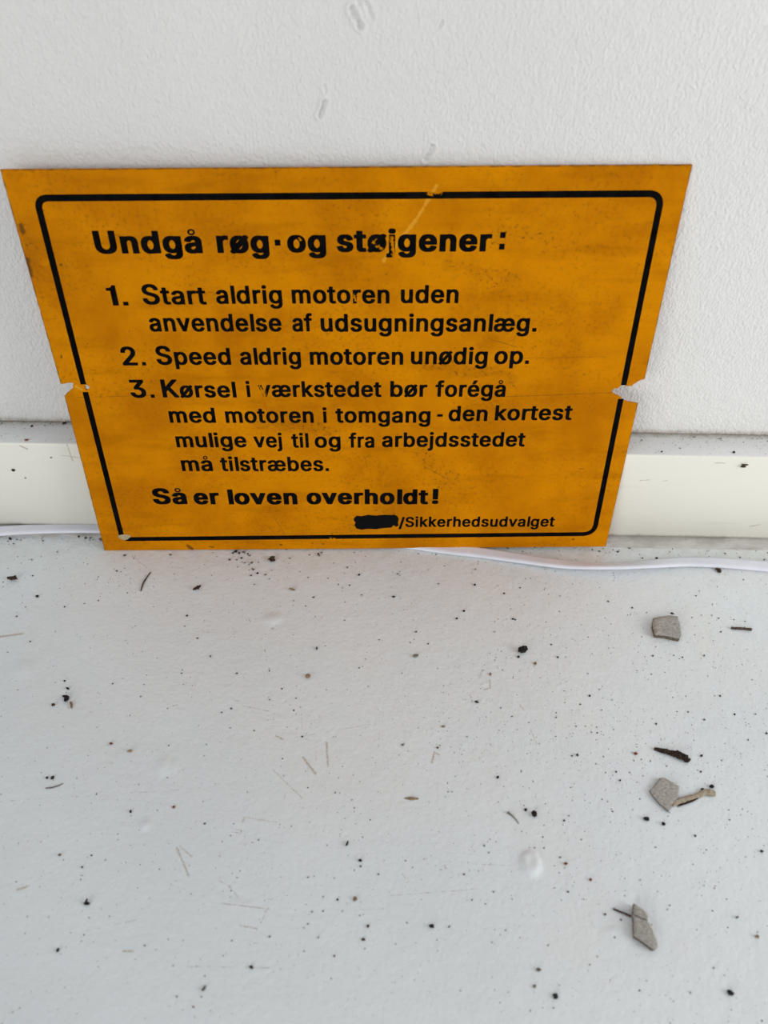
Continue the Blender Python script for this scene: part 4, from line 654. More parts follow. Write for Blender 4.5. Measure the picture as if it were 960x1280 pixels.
text_line([('med', 212.8, 270.3, 528.5), ('motoren', 282.8, 392.5, 528.6), ('i', 404, 409, 528.6), ('tomgang', 419.7, 537.8, 528.4), ('-', 546, 553, 527.4), ('den', 560.3, 608.8, 526.4), ('kortest', 618.1, 714, 525.6, 525)], 19.0, 20, 'M')
text_line([('mulige', 221.3, 308.8, 559.2), ('vej', 318, 353.4, 559.4), ('til', 365, 386.3, 559.6), ('og', 393.8, 426, 559.6), ('fra', 436.3, 468, 559.6), ('arbejdsstedet', 477.5, 655.6, 558.8, 558.2)], 18.2, 19, 'M')
text_line([('må', 228, 266.6, 588.9), ('tilstræbes.', 276.6, 411.3, 588.9)], 18.0, 19, 'M')
text_line([('Så', 192.5, 234.7, 630.2), ('er', 243.4, 275.3, 630.4), ('loven', 286.3, 372.2, 630.5), ('overholdt', 383.8, 535, 630.3), ('!', 539.8, 547.8, 629.8)], 18.8, 19.8, 'H')
text_line([('/', 498.2, 506.0, 659.6), ('Sikkerhedsudvalget', 506.6, 692.5, 658.7, 658.2)], 12.8, 12.4, 'M')

# scribbled-out word
bl = []
top = [(443, 647), (446, 644.6), (452, 645.2), (460, 643.6), (470, 644.4), (480, 643.4), (488, 643.8), (493, 643.2), (496.5, 645), (498.5, 648.5)]
bot = [(497.5, 653), (498.2, 657), (495, 658.4), (492, 656.4), (489, 659.4), (480, 660), (470, 661.4), (460, 661), (452, 662), (445.5, 660.6), (443.2, 656.5), (444.4, 653), (442, 650)]
blot = filled('marker_blot', [[tuple(on_sign(*p)) for p in top + bot]], 0.00008, M_MARKER, sign, z=0.00005)
blot['label'] = 'black marker scribble over one word'
pc = on_sign(155.5, 671)
chip = filled('chip', [[(pc.x + MM * (3.1 + .5 * math.sin(2 * a + 1) + .3 * math.sin(5 * a)) * math.cos(a), pc.y + MM * (1.9 + .3 * math.sin(3 * a)) * math.sin(a)) for a in np.linspace(0, 2 * math.pi, 26)[:-1]]],
              0.0003, M_CHIP, sign, bevel=0.0001, z=0.00012)
chip['label'] = 'beige patch where the corner screw hole is plugged'


# ------------------------------------------------------------------ flat cable
def tube(bm, pts, prof, frames=None):
    """sweep a closed profile (list of (side, up)) along pts; frames gives (side, up) vectors and a scale per point"""
    rings = []
    for i, p in enumerate(pts):
        d = (pts[min(i + 1, len(pts) - 1)] - pts[max(i - 1, 0)]).normalized()
        if frames:
            s, u, k = frames[i]
        else:
            s = d.cross(Vector((0, 0, 1))).normalized(); u = s.cross(d).normalized(); k = 1
        rings.append([bm.verts.new(p + s * (a * k) + u * (b * k)) for a, b in prof])
    n = len(prof)
    for A, B in zip(rings, rings[1:]):
        for k in range(n):
            bm.faces.new((A[k], A[(k + 1) % n], B[(k + 1) % n], B[k]))
    bm.faces.new(rings[0][::-1]); bm.faces.new(rings[-1])


def spline(ps, n):
    """Catmull-Rom through ps"""
    out = []
    q = [2 * ps[0] - ps[1]] + ps + [2 * ps[-1] - ps[-2]]
    for i in range(1, len(q) - 2):
        for k in range(n):
            t = k / n
            out.append(0.5 * ((2 * q[i]) + (q[i + 1] - q[i - 1]) * t + (2 * q[i - 1] - 5 * q[i] + 4 * q[i + 1] - q[i + 2]) * t * t + (3 * q[i] - q[i - 1] - 3 * q[i + 1] + q[i + 2]) * t ** 3))
    return out + [ps[-1]]


CT = 0.0026
# pixel path of the cable's middle, twist in degrees about its own run
cab = [((-140, 688), 0, .0), ((-60, 673), 0, .4), ((0, 664), 0, .8), ((60, 661.5), 5, .9), ((125, 661.5), 8, .9), ((250, 664), 5, .8), ((380, 668), 0, .4), ((480, 676), 0, 0),
       ((560, 686.5), 0, 0), ((600, 691), 0, 0), ((650, 698.5), 6, 0), ((700, 706), 14, 0), ((740, 709.5), 28, 0), ((780, 709.5), 30, 0), ((820, 706), 18, 0), ((860, 703), 8, 0), ((910, 704.5), 3, 0),
       ((960, 708.5), 0, 0), ((1040, 717), 0, 0), ((1140, 726), 0, 0)]
key = [Vector(on_floor(*p, CT / 2 + lift * 0.0018) + Vector((0, 0, 0))) for p, tw, lift in cab]
tws = [Vector((tw, 0, 0)) for p, tw, lift in cab]
pts = spline(key, 10)
tw = spline(tws, 10)
prof = []
for k in range(20):                              # two cores side by side, a shallow groove between
    a = 2 * math.pi * k / 20
    x = 0.0038 * math.copysign(abs(math.cos(a)) ** 0.6, math.cos(a))
    y = CT / 2 * math.copysign(abs(math.sin(a)) ** 0.75, math.sin(a))
    y *= 1 - 0.22 * math.exp(-(x / 0.0007) ** 2)
    prof.append((x, y))
frames = []
for i, p in enumerate(pts):
    d = (pts[min(i + 1, len(pts) - 1)] - pts[max(i - 1, 0)]).normalized()
    s = d.cross(Vector((0, 0, 1))).normalized(); u = s.cross(d)
    a = math.radians(tw[i].x)
    frames.append((s * math.cos(a) + u * math.sin(a), u * math.cos(a) - s * math.sin(a), 1))
    p.z += 0.0036 * abs(math.sin(a)) * 0.8
bm = bmesh.new()
tube(bm, pts, prof, frames)
cb = from_bm('flat_cable', bm, M_CABLE)
tag(cb, 'white flat two-core cable running along the skirting and under the sign', 'cable')


# ------------------------------------------------------------------ debris
def flake(px_top, thick, label, mat_side, seed, lift=0.0, name='board_scrap'):
    """a torn scrap of board: outline traced on the floor, ragged, with its own thickness"""
    c = sum((on_floor(*p, thick) for p in px_top), Vector()) / len(px_top)
    o2 = []
    n = len(px_top)
    for i in range(n):
        a, b = on_floor(*px_top[i], thick) - c, on_floor(*px_top[(i + 1) % n], thick) - c
        m = max(2, int((b - a).length / 0.0007))
        for k in range(m):
            p = a.lerp(b, k / m)
            j = 0.00028
            o2.append(Vector((p.x + j * noise.noise((p.x * 1500, p.y * 1500, seed)), p.y + j * noise.noise((p.x * 1500, p.y * 1500, seed + 9)), 0)))
    bm = bmesh.new()
    rings = []
    for s, z in ((0.965, 0.0), (0.985, 0.15), (1.0, 0.55), (1.0, 0.88), (0.975, 1.0), (0.72, 1.03), (0.4, 1.02)):
        rings.append([bm.verts.new((p.x * s, p.y * s, thick * z + (0.00016 * noise.noise((p.x * s * 600, p.y * s * 600, seed + 3 * z)) if z > 0.9 else 0) + lift * max(0, p.y * s) * (1 if z > 0 else 0.8)))
                      for p in o2])
    N = len(o2)
    for li, (A, B) in enumerate(zip(rings, rings[1:])):
        for k in range(N):
            f = bm.faces.new((A[k], A[(k + 1) % N], B[(k + 1) % N], B[k]))
            f.material_index = 1 if li < 3 else 0
    tc = bm.verts.new((0, 0, thick * 1.02))
    bc = bm.verts.new((0, 0, 0))
    for k in range(N):
        bm.faces.new((rings[-1][k], rings[-1][(k + 1) % N], tc))
        bm.faces.new((rings[0][(k + 1) % N], rings[0][k], bc))
    o = from_bm(name, bm, [M_FLAKE, mat_side])
    o.location = (c.x, c.y, 0)
    tag(o, label, 'debris', 'torn scraps of grey board on the floor')
    return o


flake([(817.2, 771.8), (825, 770.6), (836, 769), (847.5, 770), (850.2, 781), (852, 792.5), (850, 798), (841, 796), (830.6, 793.8), (818.6, 792.8), (815.8, 781)], 0.0032,
      'grey four-sided board scrap nearest the white cable', M_FLAKE_SHADED_EDGE, 1)
flake([(823.7, 973.2), (830.3, 972), (840, 977.5), (849.3, 983), (847.6, 995.8), (841.2, 1003.9), (836, 1013.6), (824.5, 1004), (815.8, 994), (812, 987.5), (819.4, 981)], 0.0014,
      'fuzzy grey board scrap touching the beige splinter', M_FLAKE_SHADED_EDGE, 2, 0.03)
f3 = flake([(792.2, 1128.8), (804.4, 1136.9), (809.8, 1144.4), (808.8, 1150), (815, 1160), (819.5, 1172), (822.5, 1183.8), (817.5, 1187), (805, 1177.6), (792.4, 1169.6), (791.7, 1147.5)], 0.0028,
           'long pointed grey board scrap with a thin stalk under it', M_FLAKE_SHADED_EDGE, 3)
# crease across the long scrap
bm = bmesh.new()
a, b = on_floor(792.6, 1143, .0030), on_floor(808.6, 1150, .0030)
L = spline([a, a.lerp(b, .5) + Vector((0.0001, -0.0003, 0)), b], 6)
tube(bm, [p - f3.location for p in L], [(0.00014 * math.cos(k * 1.0472), 0.00012 * math.sin(k * 1.0472)) for k in range(6)])
cr = from_bm('crease', bm, M_TWIG, f3)
cr['label'] = 'dark crease across the scrap'


def stick(name, px_path, radii, mat, label, cat, group=None, flat=1.0, rough=0.25, seed=0, seg=10, n=7):
    rmax = max(radii) * MM
    ps = [on_floor(*p, radii[i] * MM * flat) for i, p in enumerate(px_path)]
    pts = spline(ps, n)
    rr = [v.x for v in spline([Vector((r_, 0, 0)) for r_ in radii], n)]
    c = Vector((sum(p.x for p in pts) / len(pts), sum(p.y for p in pts) / len(pts), 0))
    bm = bmesh.new()
    rings = []
    for i, p in enumerate(pts):
        d = (pts[min(i + 1, len(pts) - 1)] - pts[max(i - 1, 0)]).normalized()
        s = d.cross(Vector((0, 0, 1))).normalized(); u = s.cross(d)
        ring = []
        for k in range(seg):
            a = 2 * math.pi * k / seg
            jj = 1 + rough * noise.noise((i * 0.45, 3 * math.cos(a) + seed, 3 * math.sin(a)))
            q = p + s * (math.cos(a) * rr[i] * MM * jj) + u * (math.sin(a) * rr[i] * MM * flat * jj) + d * (0.0004 * rough * noise.noise((k * 2.1, seed, i)))
            q.z = max(q.z, 0.00001)
            ring.append(bm.verts.new(q - c))
        rings.append(ring)
    for A, B in zip(rings, rings[1:]):
        for k in range(seg):
            bm.faces.new((A[k], A[(k + 1) % seg], B[(k + 1) % seg], B[k]))
    bm.faces.new(rings[0][::-1]); bm.faces.new(rings[-1])
    o = from_bm(name, bm, mat)
    o.location = c
    return tag(o, label, cat, group)


bark = stick('bark_sliver', [(817.8, 935.6), (828, 938.5), (840, 941.2), (850, 943.8), (858.5, 949.2), (860.6, 952)], [.7, 1.05, 1.35, 1.75, 1.6, .9], M_BARK,
             'dark brown bark sliver lying above the fuzzy grey board scrap', 'twig', flat=.7, rough=.6, seed=1, seg=14, n=10)
bm = bmesh.new()
a, b = on_floor(857, 947.5, .001), on_floor(863.5, 949.4, .0006)
tube(bm, [p - bark.location for p in (a, a.lerp(b, .5), b)], [(.0003 * math.cos(k), .0003 * math.sin(k)) for k in np.arange(6) * 1.0472])
from_bm('spike', bm, M_BARK, bark)
stick('twig', [(914.3, 785), (922, 785.4), (930, 785.9), (939.3, 786.8)], [.62, .75, .7, .8], M_TWIG, 'short straight brown twig right of the four-sided board scrap', 'twig', rough=.35, seed=2, n=8)
sp = stick('wood_splinter', [(840, 1006.5), (848, 1001.8), (860, 998.3), (872, 994.4), (882, 990.6), (888, 991), (893.6, 991.6)], [.8, 1.2, 1.25, 1.2, 1.35, 1.6, 1.3], M_STRAW,
           'split beige splinter touching the fuzzy grey board scrap', 'splinter', flat=.55, rough=.5, seed=4, seg=14, n=8)
bm = bmesh.new()
ps = [on_floor(*p, .0006) - sp.location for p in ((846.5, 1008.4), (854, 1004.6), (866, 1000.2), (876, 996.2))]
pp = spline(ps, 6)
rings = []
for i, p in enumerate(pp):
    d = (pp[min(i + 1, len(pp) - 1)] - pp[max(i - 1, 0)]).normalized(); s = d.cross(Vector((0, 0, 1))).normalized(); u = s.cross(d)
    k_ = math.sin(math.pi * (0.06 + 0.9 * i / (len(pp) - 1))) * .0007
    rings.append([bm.verts.new(p + s * math.cos(a) * k_ + u * math.sin(a) * k_ * .7) for a in np.arange(8) * math.pi / 4])
for A, B in zip(rings, rings[1:]):
    for k in range(8): bm.faces.new((A[k], A[(k + 1) % 8], B[(k + 1) % 8], B[k]))
bm.faces.new(rings[0][::-1]); bm.faces.new(rings[-1])
x_ = from_bm('crack_strip', bm, M_BARK, sp)  # dark strip added for the shade in the splinter's crack
x_['label'] = 'dark strip in place of the crack along the lower edge'
stick('stalk', [(766.8, 1136), (774, 1139.2), (781, 1142), (789, 1145.6)], [.42, .38, .42, .5], M_TWIG, 'thin brown stalk poking out from under the long pointed scrap', 'twig', rough=.2, seed=6)
stick('dry_stalk', [(176, 738.5), (179, 729), (184, 721), (188.5, 715)], [.3, .45, .35, .25], M_TWIG, 'thin forked grey-brown dry stalk below the left end of the sign', 'twig', rough=.3, seed=7)
stick('reddish_fibre', [(57, 985.2), (64, 984.6), (72, 982.4), (79, 979.2)], [.2, .24, .22, .12], M_HAIR, 'curved reddish-brown fibre near the left edge of the floor', 'fibre', rough=.1, seed=8)
stick('pale_stalk', [(634.5, 1015), (639, 1018.5), (644, 1023.5), (648.5, 1029.5)], [.55, .3, .22, .16], M_GREY, 'pale grey stalk lying above the big paint blister', 'twig', rough=.3, seed=9)
stick('tan_husk', [(505.5, 997.8), (510, 998), (516, 998.2), (523.5, 998.4)], [.2, .55, .7, .2], M_TAN, 'tan pointed seed husk on the middle of the floor', 'husk', flat=.5, rough=.3, seed=10)


def blob_mesh(name, r, seed, mat, squash=0.6, sub=2, amp=0.45, parts=1, spread=0.9):
    bm = bmesh.new()
    rnd = random.Random(seed)
    for q in range(parts):
        g = bmesh.ops.create_icosphere(bm, subdivisions=sub, radius=1.0)
        k = r if parts == 1 else r * rnd.uniform(.28, .6)
        off = Vector((0, 0, 0)) if q == 0 else Vector((rnd.uniform(-1, 1), rnd.uniform(-1, 1), rnd.uniform(-.2, .3))) * r * spread * 0.68
        sx, sy = (rnd.uniform(.75, 1.2), rnd.uniform(.75, 1.2)) if parts == 1 else rnd.choice([(1.6, .55), (.55, 1.5), (1, .8)])
        for v in g['verts']:
            d = v.co.normalized()
            m = 1 + amp * noise.noise(d * 1.6 + Vector((seed * 3.1, q * 5.7, 0))) + amp * .5 * noise.noise(d * 4 + Vector((q, seed, 4)))
            v.co = Vector((d.x * sx, d.y * sy, d.z * squash)) * m * k + off
    z0 = min(v.co.z for v in bm.verts)
    for v in bm.verts: v.co.z -= z0
    me = bpy.data.meshes.new(name)
    bm.to_mesh(me); bm.free()
    me.materials.append(mat)
    for p in me.polygons: p.use_smooth = amp < .4
    return me


def crumb(px, py, rpx, mat, label, seed, name='crumb', parts=1, stretch=(1, 1), rot=None, squash=.6, group=None, z=0.0, on=None, amp=.5):
    p = on if on is not None else on_floor(px, py, z)
    r = 0.74 * rpx * (p - CAM).length / F_PX
    me = blob_mesh(name, r, seed, mat, squash, 3 if rpx > 4 else 2, amp, parts)
    o = bpy.data.objects.new(name, me)
    COL.objects.link(o)
    o.location = (p.x, p.y, z if on is None else p.z)
    o.rotation_euler = (0, 0, rot if rot is not None else (seed * 1.7) % 6.28)
    o.scale = (*stretch, 1)
    return tag(o, label, 'crumb', group)


G_ = 'loose dirt crumbs large enough to pick up'
big = [
    (15, 725, 7, M_BROWN, 'dark brown dirt clump at the far left under the cable', 6, (1, 1), 0), (248, 736, 6.5, M_BROWN, 'ragged dark dirt clump below the left third of the sign', 5, (1.2, .7), .7),
    (339, 700.5, 6.5, M_BROWN, 'brown clump just right of the dirt spill under the sign', 4, (1.1, .8), .3), (83, 873, 7, M_BLACK, 'black dirt clump with a greenish tail on the left of the floor', 5, (1, .9), 0),
    (90, 881, 4.5, M_TAN, 'greenish-tan bit attached below the black dirt clump', 3, (1.2, .7), 2), (653, 814, 7.5, M_BLACK, 'largest angular black chip, right of centre on the floor', 1, (1.1, .85), .4),
    (648, 821.5, 2.4, M_BROWN, 'tiny brown bit beside the largest black chip', 1, (1, .8), 0), (899, 714.5, 6, M_BROWN, 'dark brown clump just below the cable at the right', 5, (1, .9), 0),
    (519.5, 820.5, 3.6, M_GREY, 'dark grey pellet below the middle of the sign', 1, (1.2, .8), .2), (595, 877.5, 3.6, M_BLACK, 'black pellet lower left of the largest black chip', 2, (1, 1), 0),
    (109, 1130, 5.8, M_BLACK, 'black heart-shaped chip at the lower left of the floor', 3, (.9, 1.1), 0), (667.5, 1018, 4.6, M_BLACK, 'elongated black pellet above the big paint blister', 1, (.7, 1.3), .35),
    (657, 1012.5, 2, M_BLACK, 'tiny black speck up left of the elongated pellet', 1, (1, 1), 0), (807.7, 1024, 3.6, M_BLACK, 'larger of two black pellets below the fuzzy board scrap', 1, (1.2, .8), 0),
    (829, 1030.3, 2.6, M_BLACK, 'smaller of two black pellets below the fuzzy board scrap', 1, (1.1, .9), 0), (889.5, 984, 3.2, M_BLACK, 'black pellet above the end of the beige splinter', 1, (1, 1), 0),
    (878, 987, 2.2, M_BLACK, 'small black bit against the upper edge of the beige splinter', 1, (1.2, .8), 0), (794, 942.6, 3, M_RED, 'rusty brown pellet left of the dark bark sliver', 1, (1.2, .9), 0),
    (876.7, 945, 2, M_BLACK, 'small black speck right of the dark bark sliver', 1, (1.2, .8), .5), (539.5, 1158, 3.4, M_BLACK, 'black pellet at the lower middle, left one of a pair', 1, (1.2, .9), 0),
    (562, 1157.5, 2.6, M_BLACK, 'black pellet at the lower middle, right one of a pair', 2, (1.3, .7), .5), (450.5, 1082.5, 3.4, M_BLACK, 'lower black crumb of a stacked pair near the floor centre', 2, (.9, 1.1), 0),
    (450.5, 1076, 2.6, M_BLACK, 'upper black crumb of a stacked pair near the floor centre', 1, (1.1, .8), 0), (434, 1055, 3.4, M_BLACK, 'curved black sliver up left of the stacked pair of crumbs', 1, (.45, 1.3), -.4),
    (912.5, 1241.5, 3.8, M_BLACK, 'black pellet near the bottom right corner', 1, (1.2, .8), -.4), (694, 1245.5, 3.6, M_BLACK, 'black pellet near the bottom edge, below the pointed scrap', 1, (1.2, .8), -.4),
    (673, 1212.5, 3, M_GREY, 'grey pellet above the black pellet near the bottom edge', 1, (1.1, .9), 0), (668, 1233, 2.2, M_GREY, 'small grey pellet left of the bottom black pellet', 1, (1, 1), 0),
    (263.5, 821, 4, M_GREY, 'hollow grey-brown husk crumb left of centre', 2, (.9, 1.1), 0), (385, 846, 3.6, M_TAN, 'olive tan crumb near the middle of the floor', 1, (1.2, .9), 0),
    (396, 811, 2.8, M_BLACK, 'thin upright black sliver above the olive tan crumb', 1, (.45, 1.3), .15), (139, 930, 2.6, M_RED, 'rusty crumb left of the curled tan husk', 1, (1, .9), 0),
    (163, 939.5, 4, M_TAN, 'curled tan husk on the left part of the floor', 1, (1.3, .45), .25), (66, 972.5, 2.6, M_BLACK, 'black pellet above the reddish-brown fibre', 1, (1, 1), 0),
    (59, 972.5, 2, M_BLACK, 'smaller black pellet beside the one above the reddish fibre', 1, (1, 1), 0), (365, 737.5, 3.6, M_TAN, 'flat brown flake below the sign near the dirt spill', 1, (1.3, .5), -.3),
    (67, 881.5, 2.8, M_BROWN, 'brown pellet left of the black dirt clump', 1, (1, 1), 0), (85, 861, 2.4, M_BLACK, 'small black bit directly above the black dirt clump', 1, (1.3, .7), -.5),
    (81, 851.5, 1.9, M_BLACK, 'tiny black speck furthest above the black dirt clump', 1, (1, .8), 0), (47, 746, 2.4, M_BLACK, 'small black pellet lower right of the far-left clump', 1, (1, 1), 0),
    (214, 694, 3, M_BROWN, 'dark crumb just below the bottom edge of the sign', 2, (1.2, .8), .6), (156, 695, 3, M_GREY, 'grey-brown crumb below the bottom left sign corner', 2, (.8, 1.2), 0),
    (444, 1124, 3, M_TAN, 'pale tan pellet at the lower middle of the floor', 1, (1, 1), 0), (454, 1174.5, 2.4, M_BROWN, 'round brown pellet at the lower middle of the floor', 1, (1, 1), 0),
    (460, 1158, 2.1, M_BROWN, 'small brown pellet above the round brown one', 1, (1, 1), 0), (314, 1209, 2.2, M_BLACK, 'lone black speck at the lower left of the middle', 1, (1, 1), 0),
    (72.5, 1188, 2.6, M_BROWN, 'brown pellet below the black heart-shaped chip', 1, (1, 1), 0), (163.5, 1015, 2.4, M_BLACK, 'oval black pellet up right of the heart-shaped chip', 1, (.8, 1.2), .2),
    (217.5, 1009, 2.3, M_RED, 'rust-red crumb at left, level with the tan seed husk', 1, (1.2, .8), 0), (75, 1069, 2.4, M_GREY, 'grey crumb above the black heart-shaped chip', 1, (1.2, .7), 0),
    (255, 1236, 3, M_GREY, 'greenish grey scrap near the bottom edge, left of centre', 1, (.7, 1.3), -.5), (707, 1080, 2.6, M_RED, 'reddish crumb right of the big paint blister', 1, (1, .9), 0),
    (738, 1100, 2.3, M_RED, 'reddish crumb further right, below the blister height', 1, (1, .9), 0), (622, 972, 2.3, M_BLACK, 'black speck up left of the pale grey stalk', 1, (1, .9), 0),
    (946, 1171, 2.8, M_TAN, 'tan crumb at the right edge of the floor', 1, (1, .9), 0), (921, 1147, 2.6, M_GREY, 'grey sliver near the right edge of the floor', 1, (1.3, .5), .5),
    (613, 843, 2.5, M_TAN, 'olive crumb above the small brown arc stains', 1, (1, 1), 0), (669, 830, 2.2, M_TAN, 'tan speck lower right of the largest black chip', 1, (1, 1), 0),
    (697, 822, 1.9, M_BLACK, 'black speck right of the largest black chip', 1, (.8, 1.2), .3), (641, 774, 1.7, M_BLACK, 'dark speck above left of the four-sided board scrap', 1, (1, 1), 0),
    (580, 764, 2.0, M_BLACK, 'dark speck above the largest black chip', 1, (1, 1), 0), (571, 773.5, 2.0, M_BLACK, 'dark speck lower left of the one above the black chip', 1, (1, 1), 0),
    (593.5, 731.5, 2.1, M_BLACK, 'dark speck below the emerging cable', 1, (1, 1), 0), (492, 746.5, 2.0, M_BLACK, 'dark speck below the middle of the sign', 1, (1.2, .8), 0),
    (840, 767.3, 2.2, M_BROWN, 'brown crumb at the top edge of the four-sided board scrap', 1, (1.3, .7), -.3), (721.5, 944, 1.9, M_BLACK, 'dark speck left of the rusty brown pellet', 1, (1, 1), 0),
    (554, 908.5, 2.3, M_TAN, 'tan crumb left of the centre stains', 1, (1.2, .8), 0), (503.5, 931.5, 2.2, M_GREY, 'grey crumb left of the tan ring stain', 1, (1, 1), 0),
    (547, 935, 2.0, M_BROWN, 'brown speck above the tan ring stain', 1, (1, 1), 0), (952, 1064.5, 2.2, M_BLACK, 'black speck at the right edge, level with the blister', 1, (1.2, .8), 0),
]
for i, (x, y, rr_, m, lab, parts, st, rot) in enumerate(big):
    crumb(x, y, rr_, m, lab, i + 11, 'dirt_crumb', parts, st, rot, group=G_)

# bits stuck to the skirting board
for i, (x, y, rr_, m, lab, parts, st) in enumerate([(927, 581.5, 5.5, M_BROWN, 'dark brown curled bit stuck on the skirting at the right', 5, (1.3, .7)),
                                                    (17, 587, 2.2, M_BLACK, 'round black fly spot on the skirting at the left', 1, (1, 1)),
                                                    (32, 597, 1.3, M_GREY, 'tiny grey spot below right of the round black fly spot', 1, (1, 1)),
                                                    (64, 571.5, 1.4, M_GREY, 'tiny grey spot up right of the round black fly spot', 1, (1, 1))]):
    p = on_y(x, y, -SKIRT_T)
    o = crumb(x, y, rr_, m, lab, i + 201, 'stuck_speck', parts, st, 0, group='bits stuck on the skirting face', on=p)
    o.rotation_euler = (math.pi / 2, 0, 0)
for i, (x, y, rr_, m, lab, st) in enumerate([(82, 526.5, 2.0, M_BLACK, 'dark crumb in the gap between wall and skirting by the sign', (1.6, .8)), (40, 533, 1.6, M_BLACK, 'dark crumb on the left skirting ledge', (1, 1)),
                                             (917, 566, 2.3, M_BROWN, 'brown crumb on the right skirting ledge, rightmost', (1.3, .8)), (827, 565, 1.6, M_BLACK, 'dark crumb on the right skirting ledge near the sign', (1, 1)),
                                             (29, 559, 2.2, M_RED, 'reddish splinter at the lip of the left skirting ledge', (1.8, .5))]):
    p = on_floor(x, y, SKIRT_H)
    p.y = max(min(p.y, -0.0022), -SKIRT_T + 0.0025)
    crumb(x, y, rr_, m, lab, i + 301, 'ledge_crumb', 1, st, 0.2, group='crumbs on the skirting ledge', on=p)

# pinhead crumbs, one object each
small = {('black', M_BLACK): [(176, 1021 - 150), (474, 800), (457, 824), (449, 835), (378, 921), (296, 842), (180, 856), (211, 932), (452, 744), (437, 732), (390, 1140), (404, 1121), (422, 1125), (404, 1139), (428, 1139), (473, 1093),
                              (256, 1030), (419, 991), (103, 1084), (181, 1182), (640, 1124), (560, 990), (565, 990), (715, 945), (876, 945 + 20), (745, 955), (594, 712), (548, 730), (644, 775), (737, 870), (749, 862), (765, 875),
                              (752, 888), (767, 912), (695, 897), (720, 908), (640, 896), (626, 885), (584, 921), (912, 1085 - 60), (869, 1045), (892, 1210), (863, 1241), (705, 1026), (711, 1020), (680, 1032), (775, 976), (770, 965), (935, 925),
                              (958, 917), (944, 893), (853, 822), (816, 820), (901, 790), (931, 777), (898, 773), (832, 700), (772, 690), (803, 698), (837, 690), (906, 692), (925, 697), (955, 700)],
         ('brown', M_BROWN): [(141, 855), (32, 759), (21, 759 + 12), (41, 720), (38, 802), (146, 714), (81, 759), (123, 751), (234, 770), (247, 798), (341, 786), (231, 783), (227, 842), (289, 886), (277, 891), (288, 910), (337, 875), (370, 873),
                              (398, 1172), (418, 1195), (290, 1176), (337, 1171), (221, 1246), (256, 1220), (290 + 33, 1050), (440, 1000), (385, 1097), (443, 1010), (380, 1160), (385, 1155), (632, 1163), (615, 1178), (617, 1115), (580, 1093),
                              (605, 1057), (611, 1066), (590, 1125), (607, 1130), (737, 1206), (692, 1260), (685, 1182), (710, 1115), (800, 1100), (837, 1132), (834, 1137), (880, 1107), (768, 1172), (776, 1150), (756, 1143), (680, 1060), (700, 1072),
                              (535, 805), (520, 790), (604, 838), (618, 790), (689, 806), (630, 742), (650, 735), (700, 745), (760, 752), (790, 760), (870, 745), (880, 820), (940, 850), (900, 870), (860, 890), (880, 900), (820, 905)]}
for (cname, m), lst in small.items():
    protos = [blob_mesh('grit_grain', 1.0, 500 + k, m, .6, 1, .5) for k in range(4)]
    for i, (x, y) in enumerate(lst):
        p = on_floor(x, y)
        if i < 1:
            o = bpy.data.objects.new('grit_grain', protos[0]); src = o
        else:
            o = src.copy(); o.data = protos[i % 4]
        COL.objects.link(o)
        o.location = (p.x, p.y, 0)
        s = random.uniform(0.75, 1.35) * (p - CAM).length / F_PX
        o.scale = (s * random.uniform(.8, 1.3), s * random.uniform(.7, 1.1), s)
        o.rotation_euler = (0, 0, random.uniform(0, 6.28))
        tag(o, 'pinhead-sized %s grain of grit on the white floor' % cname, 'grit', '%s grit grains on the floor' % cname)


# crumbs of the dirt spill under the sign, one object each
spill = [(291, 691.5, 2.6), (295, 690, 3), (299, 692, 3.2), (305, 691, 2.8), (310, 692.5, 3), (312, 695, 2.6), (302, 698, 2.2), (296, 700, 2), (315, 704, 2.6), (311, 706, 2), (316, 712, 2.8), (322, 717, 2), (314, 719.5, 2.6), (332, 719, 2.2),
         (337, 724, 1.8), (323, 703, 1.6), (287, 700, 1.9), (297, 709, 1.6), (306, 704, 1.5), (340, 713, 1.6), (362, 698, 1.6), (398, 693, 2.2), (402, 691, 2.4), (399, 695, 1.8), (417, 704, 1.7), (434, 709.5, 2.2), (449, 719, 2.2), (443, 691, 1.6), (497, 718, 1.8),
         (375, 715, 1.6), (318, 731, 1.6), (392, 747, 1.5), (410, 723, 1.6), (423, 731, 1.5), (428, 735, 1.7), (107, 672.5, 2.6), (99, 671.5, 2.2), (113, 673, 2.2), (126, 675, 3.0), (54, 676, 2.2), (17, 680, 1.8), (13, 674, 2.4), (72, 690, 1.6), (40, 700, 1.5)]
protos = [blob_mesh('dirt_crumb', 1.0, 900 + k, (M_BROWN, M_BLACK, M_BROWN, M_GREY)[k % 4], .65, 2, .6, 1 if k % 2 else 3) for k in range(5)]
src = None
for i, (x, y, rp) in enumerate(spill):
    o = bpy.data.objects.new('dirt_crumb', protos[0]) if src is None else src.copy()
    src = src or o
    o.data = protos[i % 5]
    COL.objects.link(o)
    p = on_floor(x, y)
    o.location = (p.x, p.y, 0)
    s = rp * 0.72 * (p - CAM).length / F_PX
    o.scale = (s * random.uniform(.8, 1.25), s * random.uniform(.75, 1.05), s)
    o.rotation_euler = (0, 0, random.uniform(0, 6.28))
    tag(o, 'small dark dirt crumb scattered along the foot of the sign', 'crumb', 'dirt crumbs along the foot of the sign')


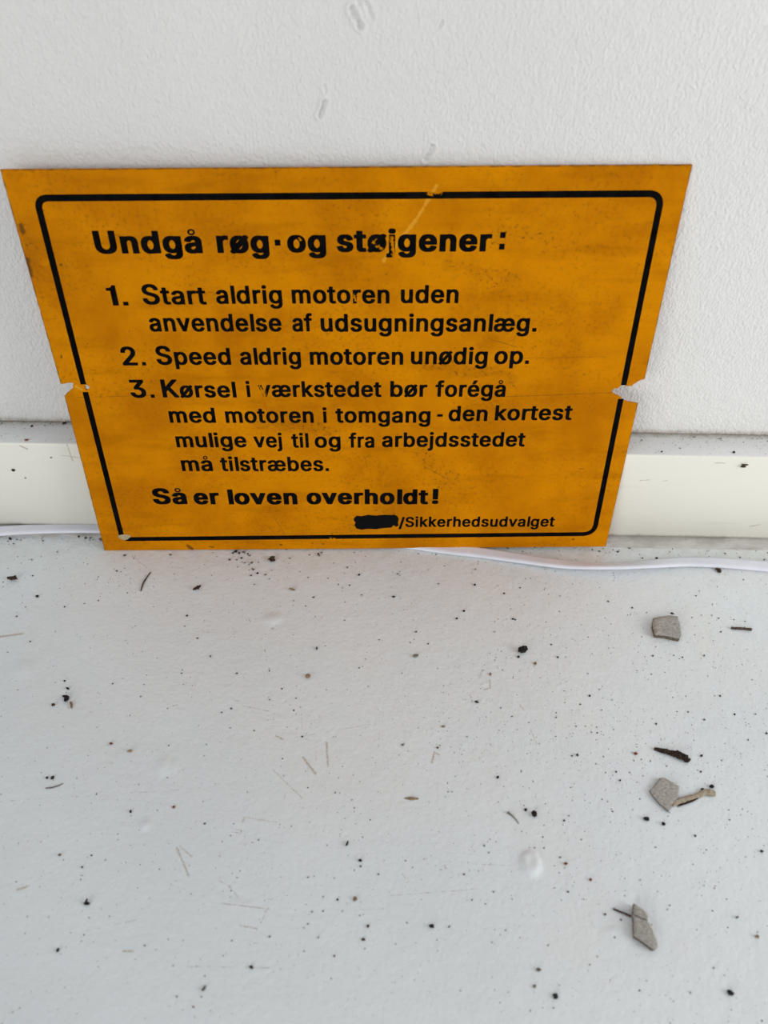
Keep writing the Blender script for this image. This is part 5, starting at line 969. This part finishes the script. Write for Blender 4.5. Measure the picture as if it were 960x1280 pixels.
# dust too fine to count
def dust(name, places, label):
    bm = bmesh.new()
    for p, r_, mi in places:
        a = random.uniform(0, 6.28)
        ca_, sa_ = math.cos(a), math.sin(a)
        sx, sy, sz = r_ * random.uniform(.7, 1.4), r_ * random.uniform(.5, 1.0), r_ * random.uniform(.3, .6)
        vs = []
        for dx, dy, dz in ((1, 0, .3), (0.2, 1, .4), (-1, .1, .3), (-.1, -1, .4), (0, 0, 1), (0, 0, -.1)):
            x, y = dx * sx * random.uniform(.8, 1.2), dy * sy * random.uniform(.8, 1.2)
            vs.append(bm.verts.new((p.x + x * ca_ - y * sa_, p.y + x * sa_ + y * ca_, p.z + dz * sz)))
        for i in range(4):
            for c in (4, 5):
                f = bm.faces.new((vs[i], vs[(i + 1) % 4], vs[c])); f.material_index = mi
    o = from_bm(name, bm, [M_BLACK, M_BROWN, M_GREY, M_TAN], None, False)
    return tag(o, label, 'dust', None, 'stuff')


places = []
while len(places) < 5600:
    px, py = random.uniform(-60, 1020), random.uniform(690, 1300)
    # denser in the middle right and close to the sign's foot
    dens = 0.30 + 0.75 * math.exp(-((px - 720) / 200) ** 2 - ((py - 880) / 130) ** 2) + 0.55 * math.exp(-((py - 690) / 45) ** 2) + 0.25 * math.exp(-((px - 440) / 120) ** 2 - ((py - 1130) / 100) ** 2) + 0.3 * max(0, min(1, (px - 450) / 400))
    dens *= 0.55 + 0.9 * max(0, noise.noise((px / 70, py / 70, 3)) + .3)
    if py > 1130: dens *= 0.6
    if random.random() > dens: continue
    p = on_floor(px, py)
    rp = min(1.35, 0.36 * math.exp(random.gauss(0.12, 0.42)))
    places.append((p, rp * (p - CAM).length / F_PX, random.choices((0, 1, 2, 3), (3, 4, 3.5, 1.2))[0]))
dust('floor_dust', places, 'fine dark specks of dust peppered over the white floor')
places = []
for _ in range(700):
    x = random.uniform(-0.14, 0.46)
    y = -0.0012 - abs(random.gauss(0, .0045)) if random.random() < .65 else random.uniform(-SKIRT_T + .0015, -0.0015)
    if y < -SKIRT_T + .0012: continue
    places.append((Vector((x, y, SKIRT_H + .00003)), .00024 * math.exp(random.gauss(0, .4)), random.choices((0, 1, 2, 3), (2, 4, 4, 1))[0]))
dust('ledge_dust', places, 'brown dust lying along the ledge of the skirting board')
places = []
for _ in range(420):
    x = random.uniform(-0.14, 0.46)
    y = -SKIRT_T - 0.0068 - abs(random.gauss(0, .005))
    places.append((Vector((x, y, .00002)), .00028 * math.exp(random.gauss(0, .45)), random.choices((0, 1, 2, 3), (2, 4, 4, 1))[0]))
dust('skirting_foot_dust', places, 'dirt specks gathered along the foot of the skirting board')
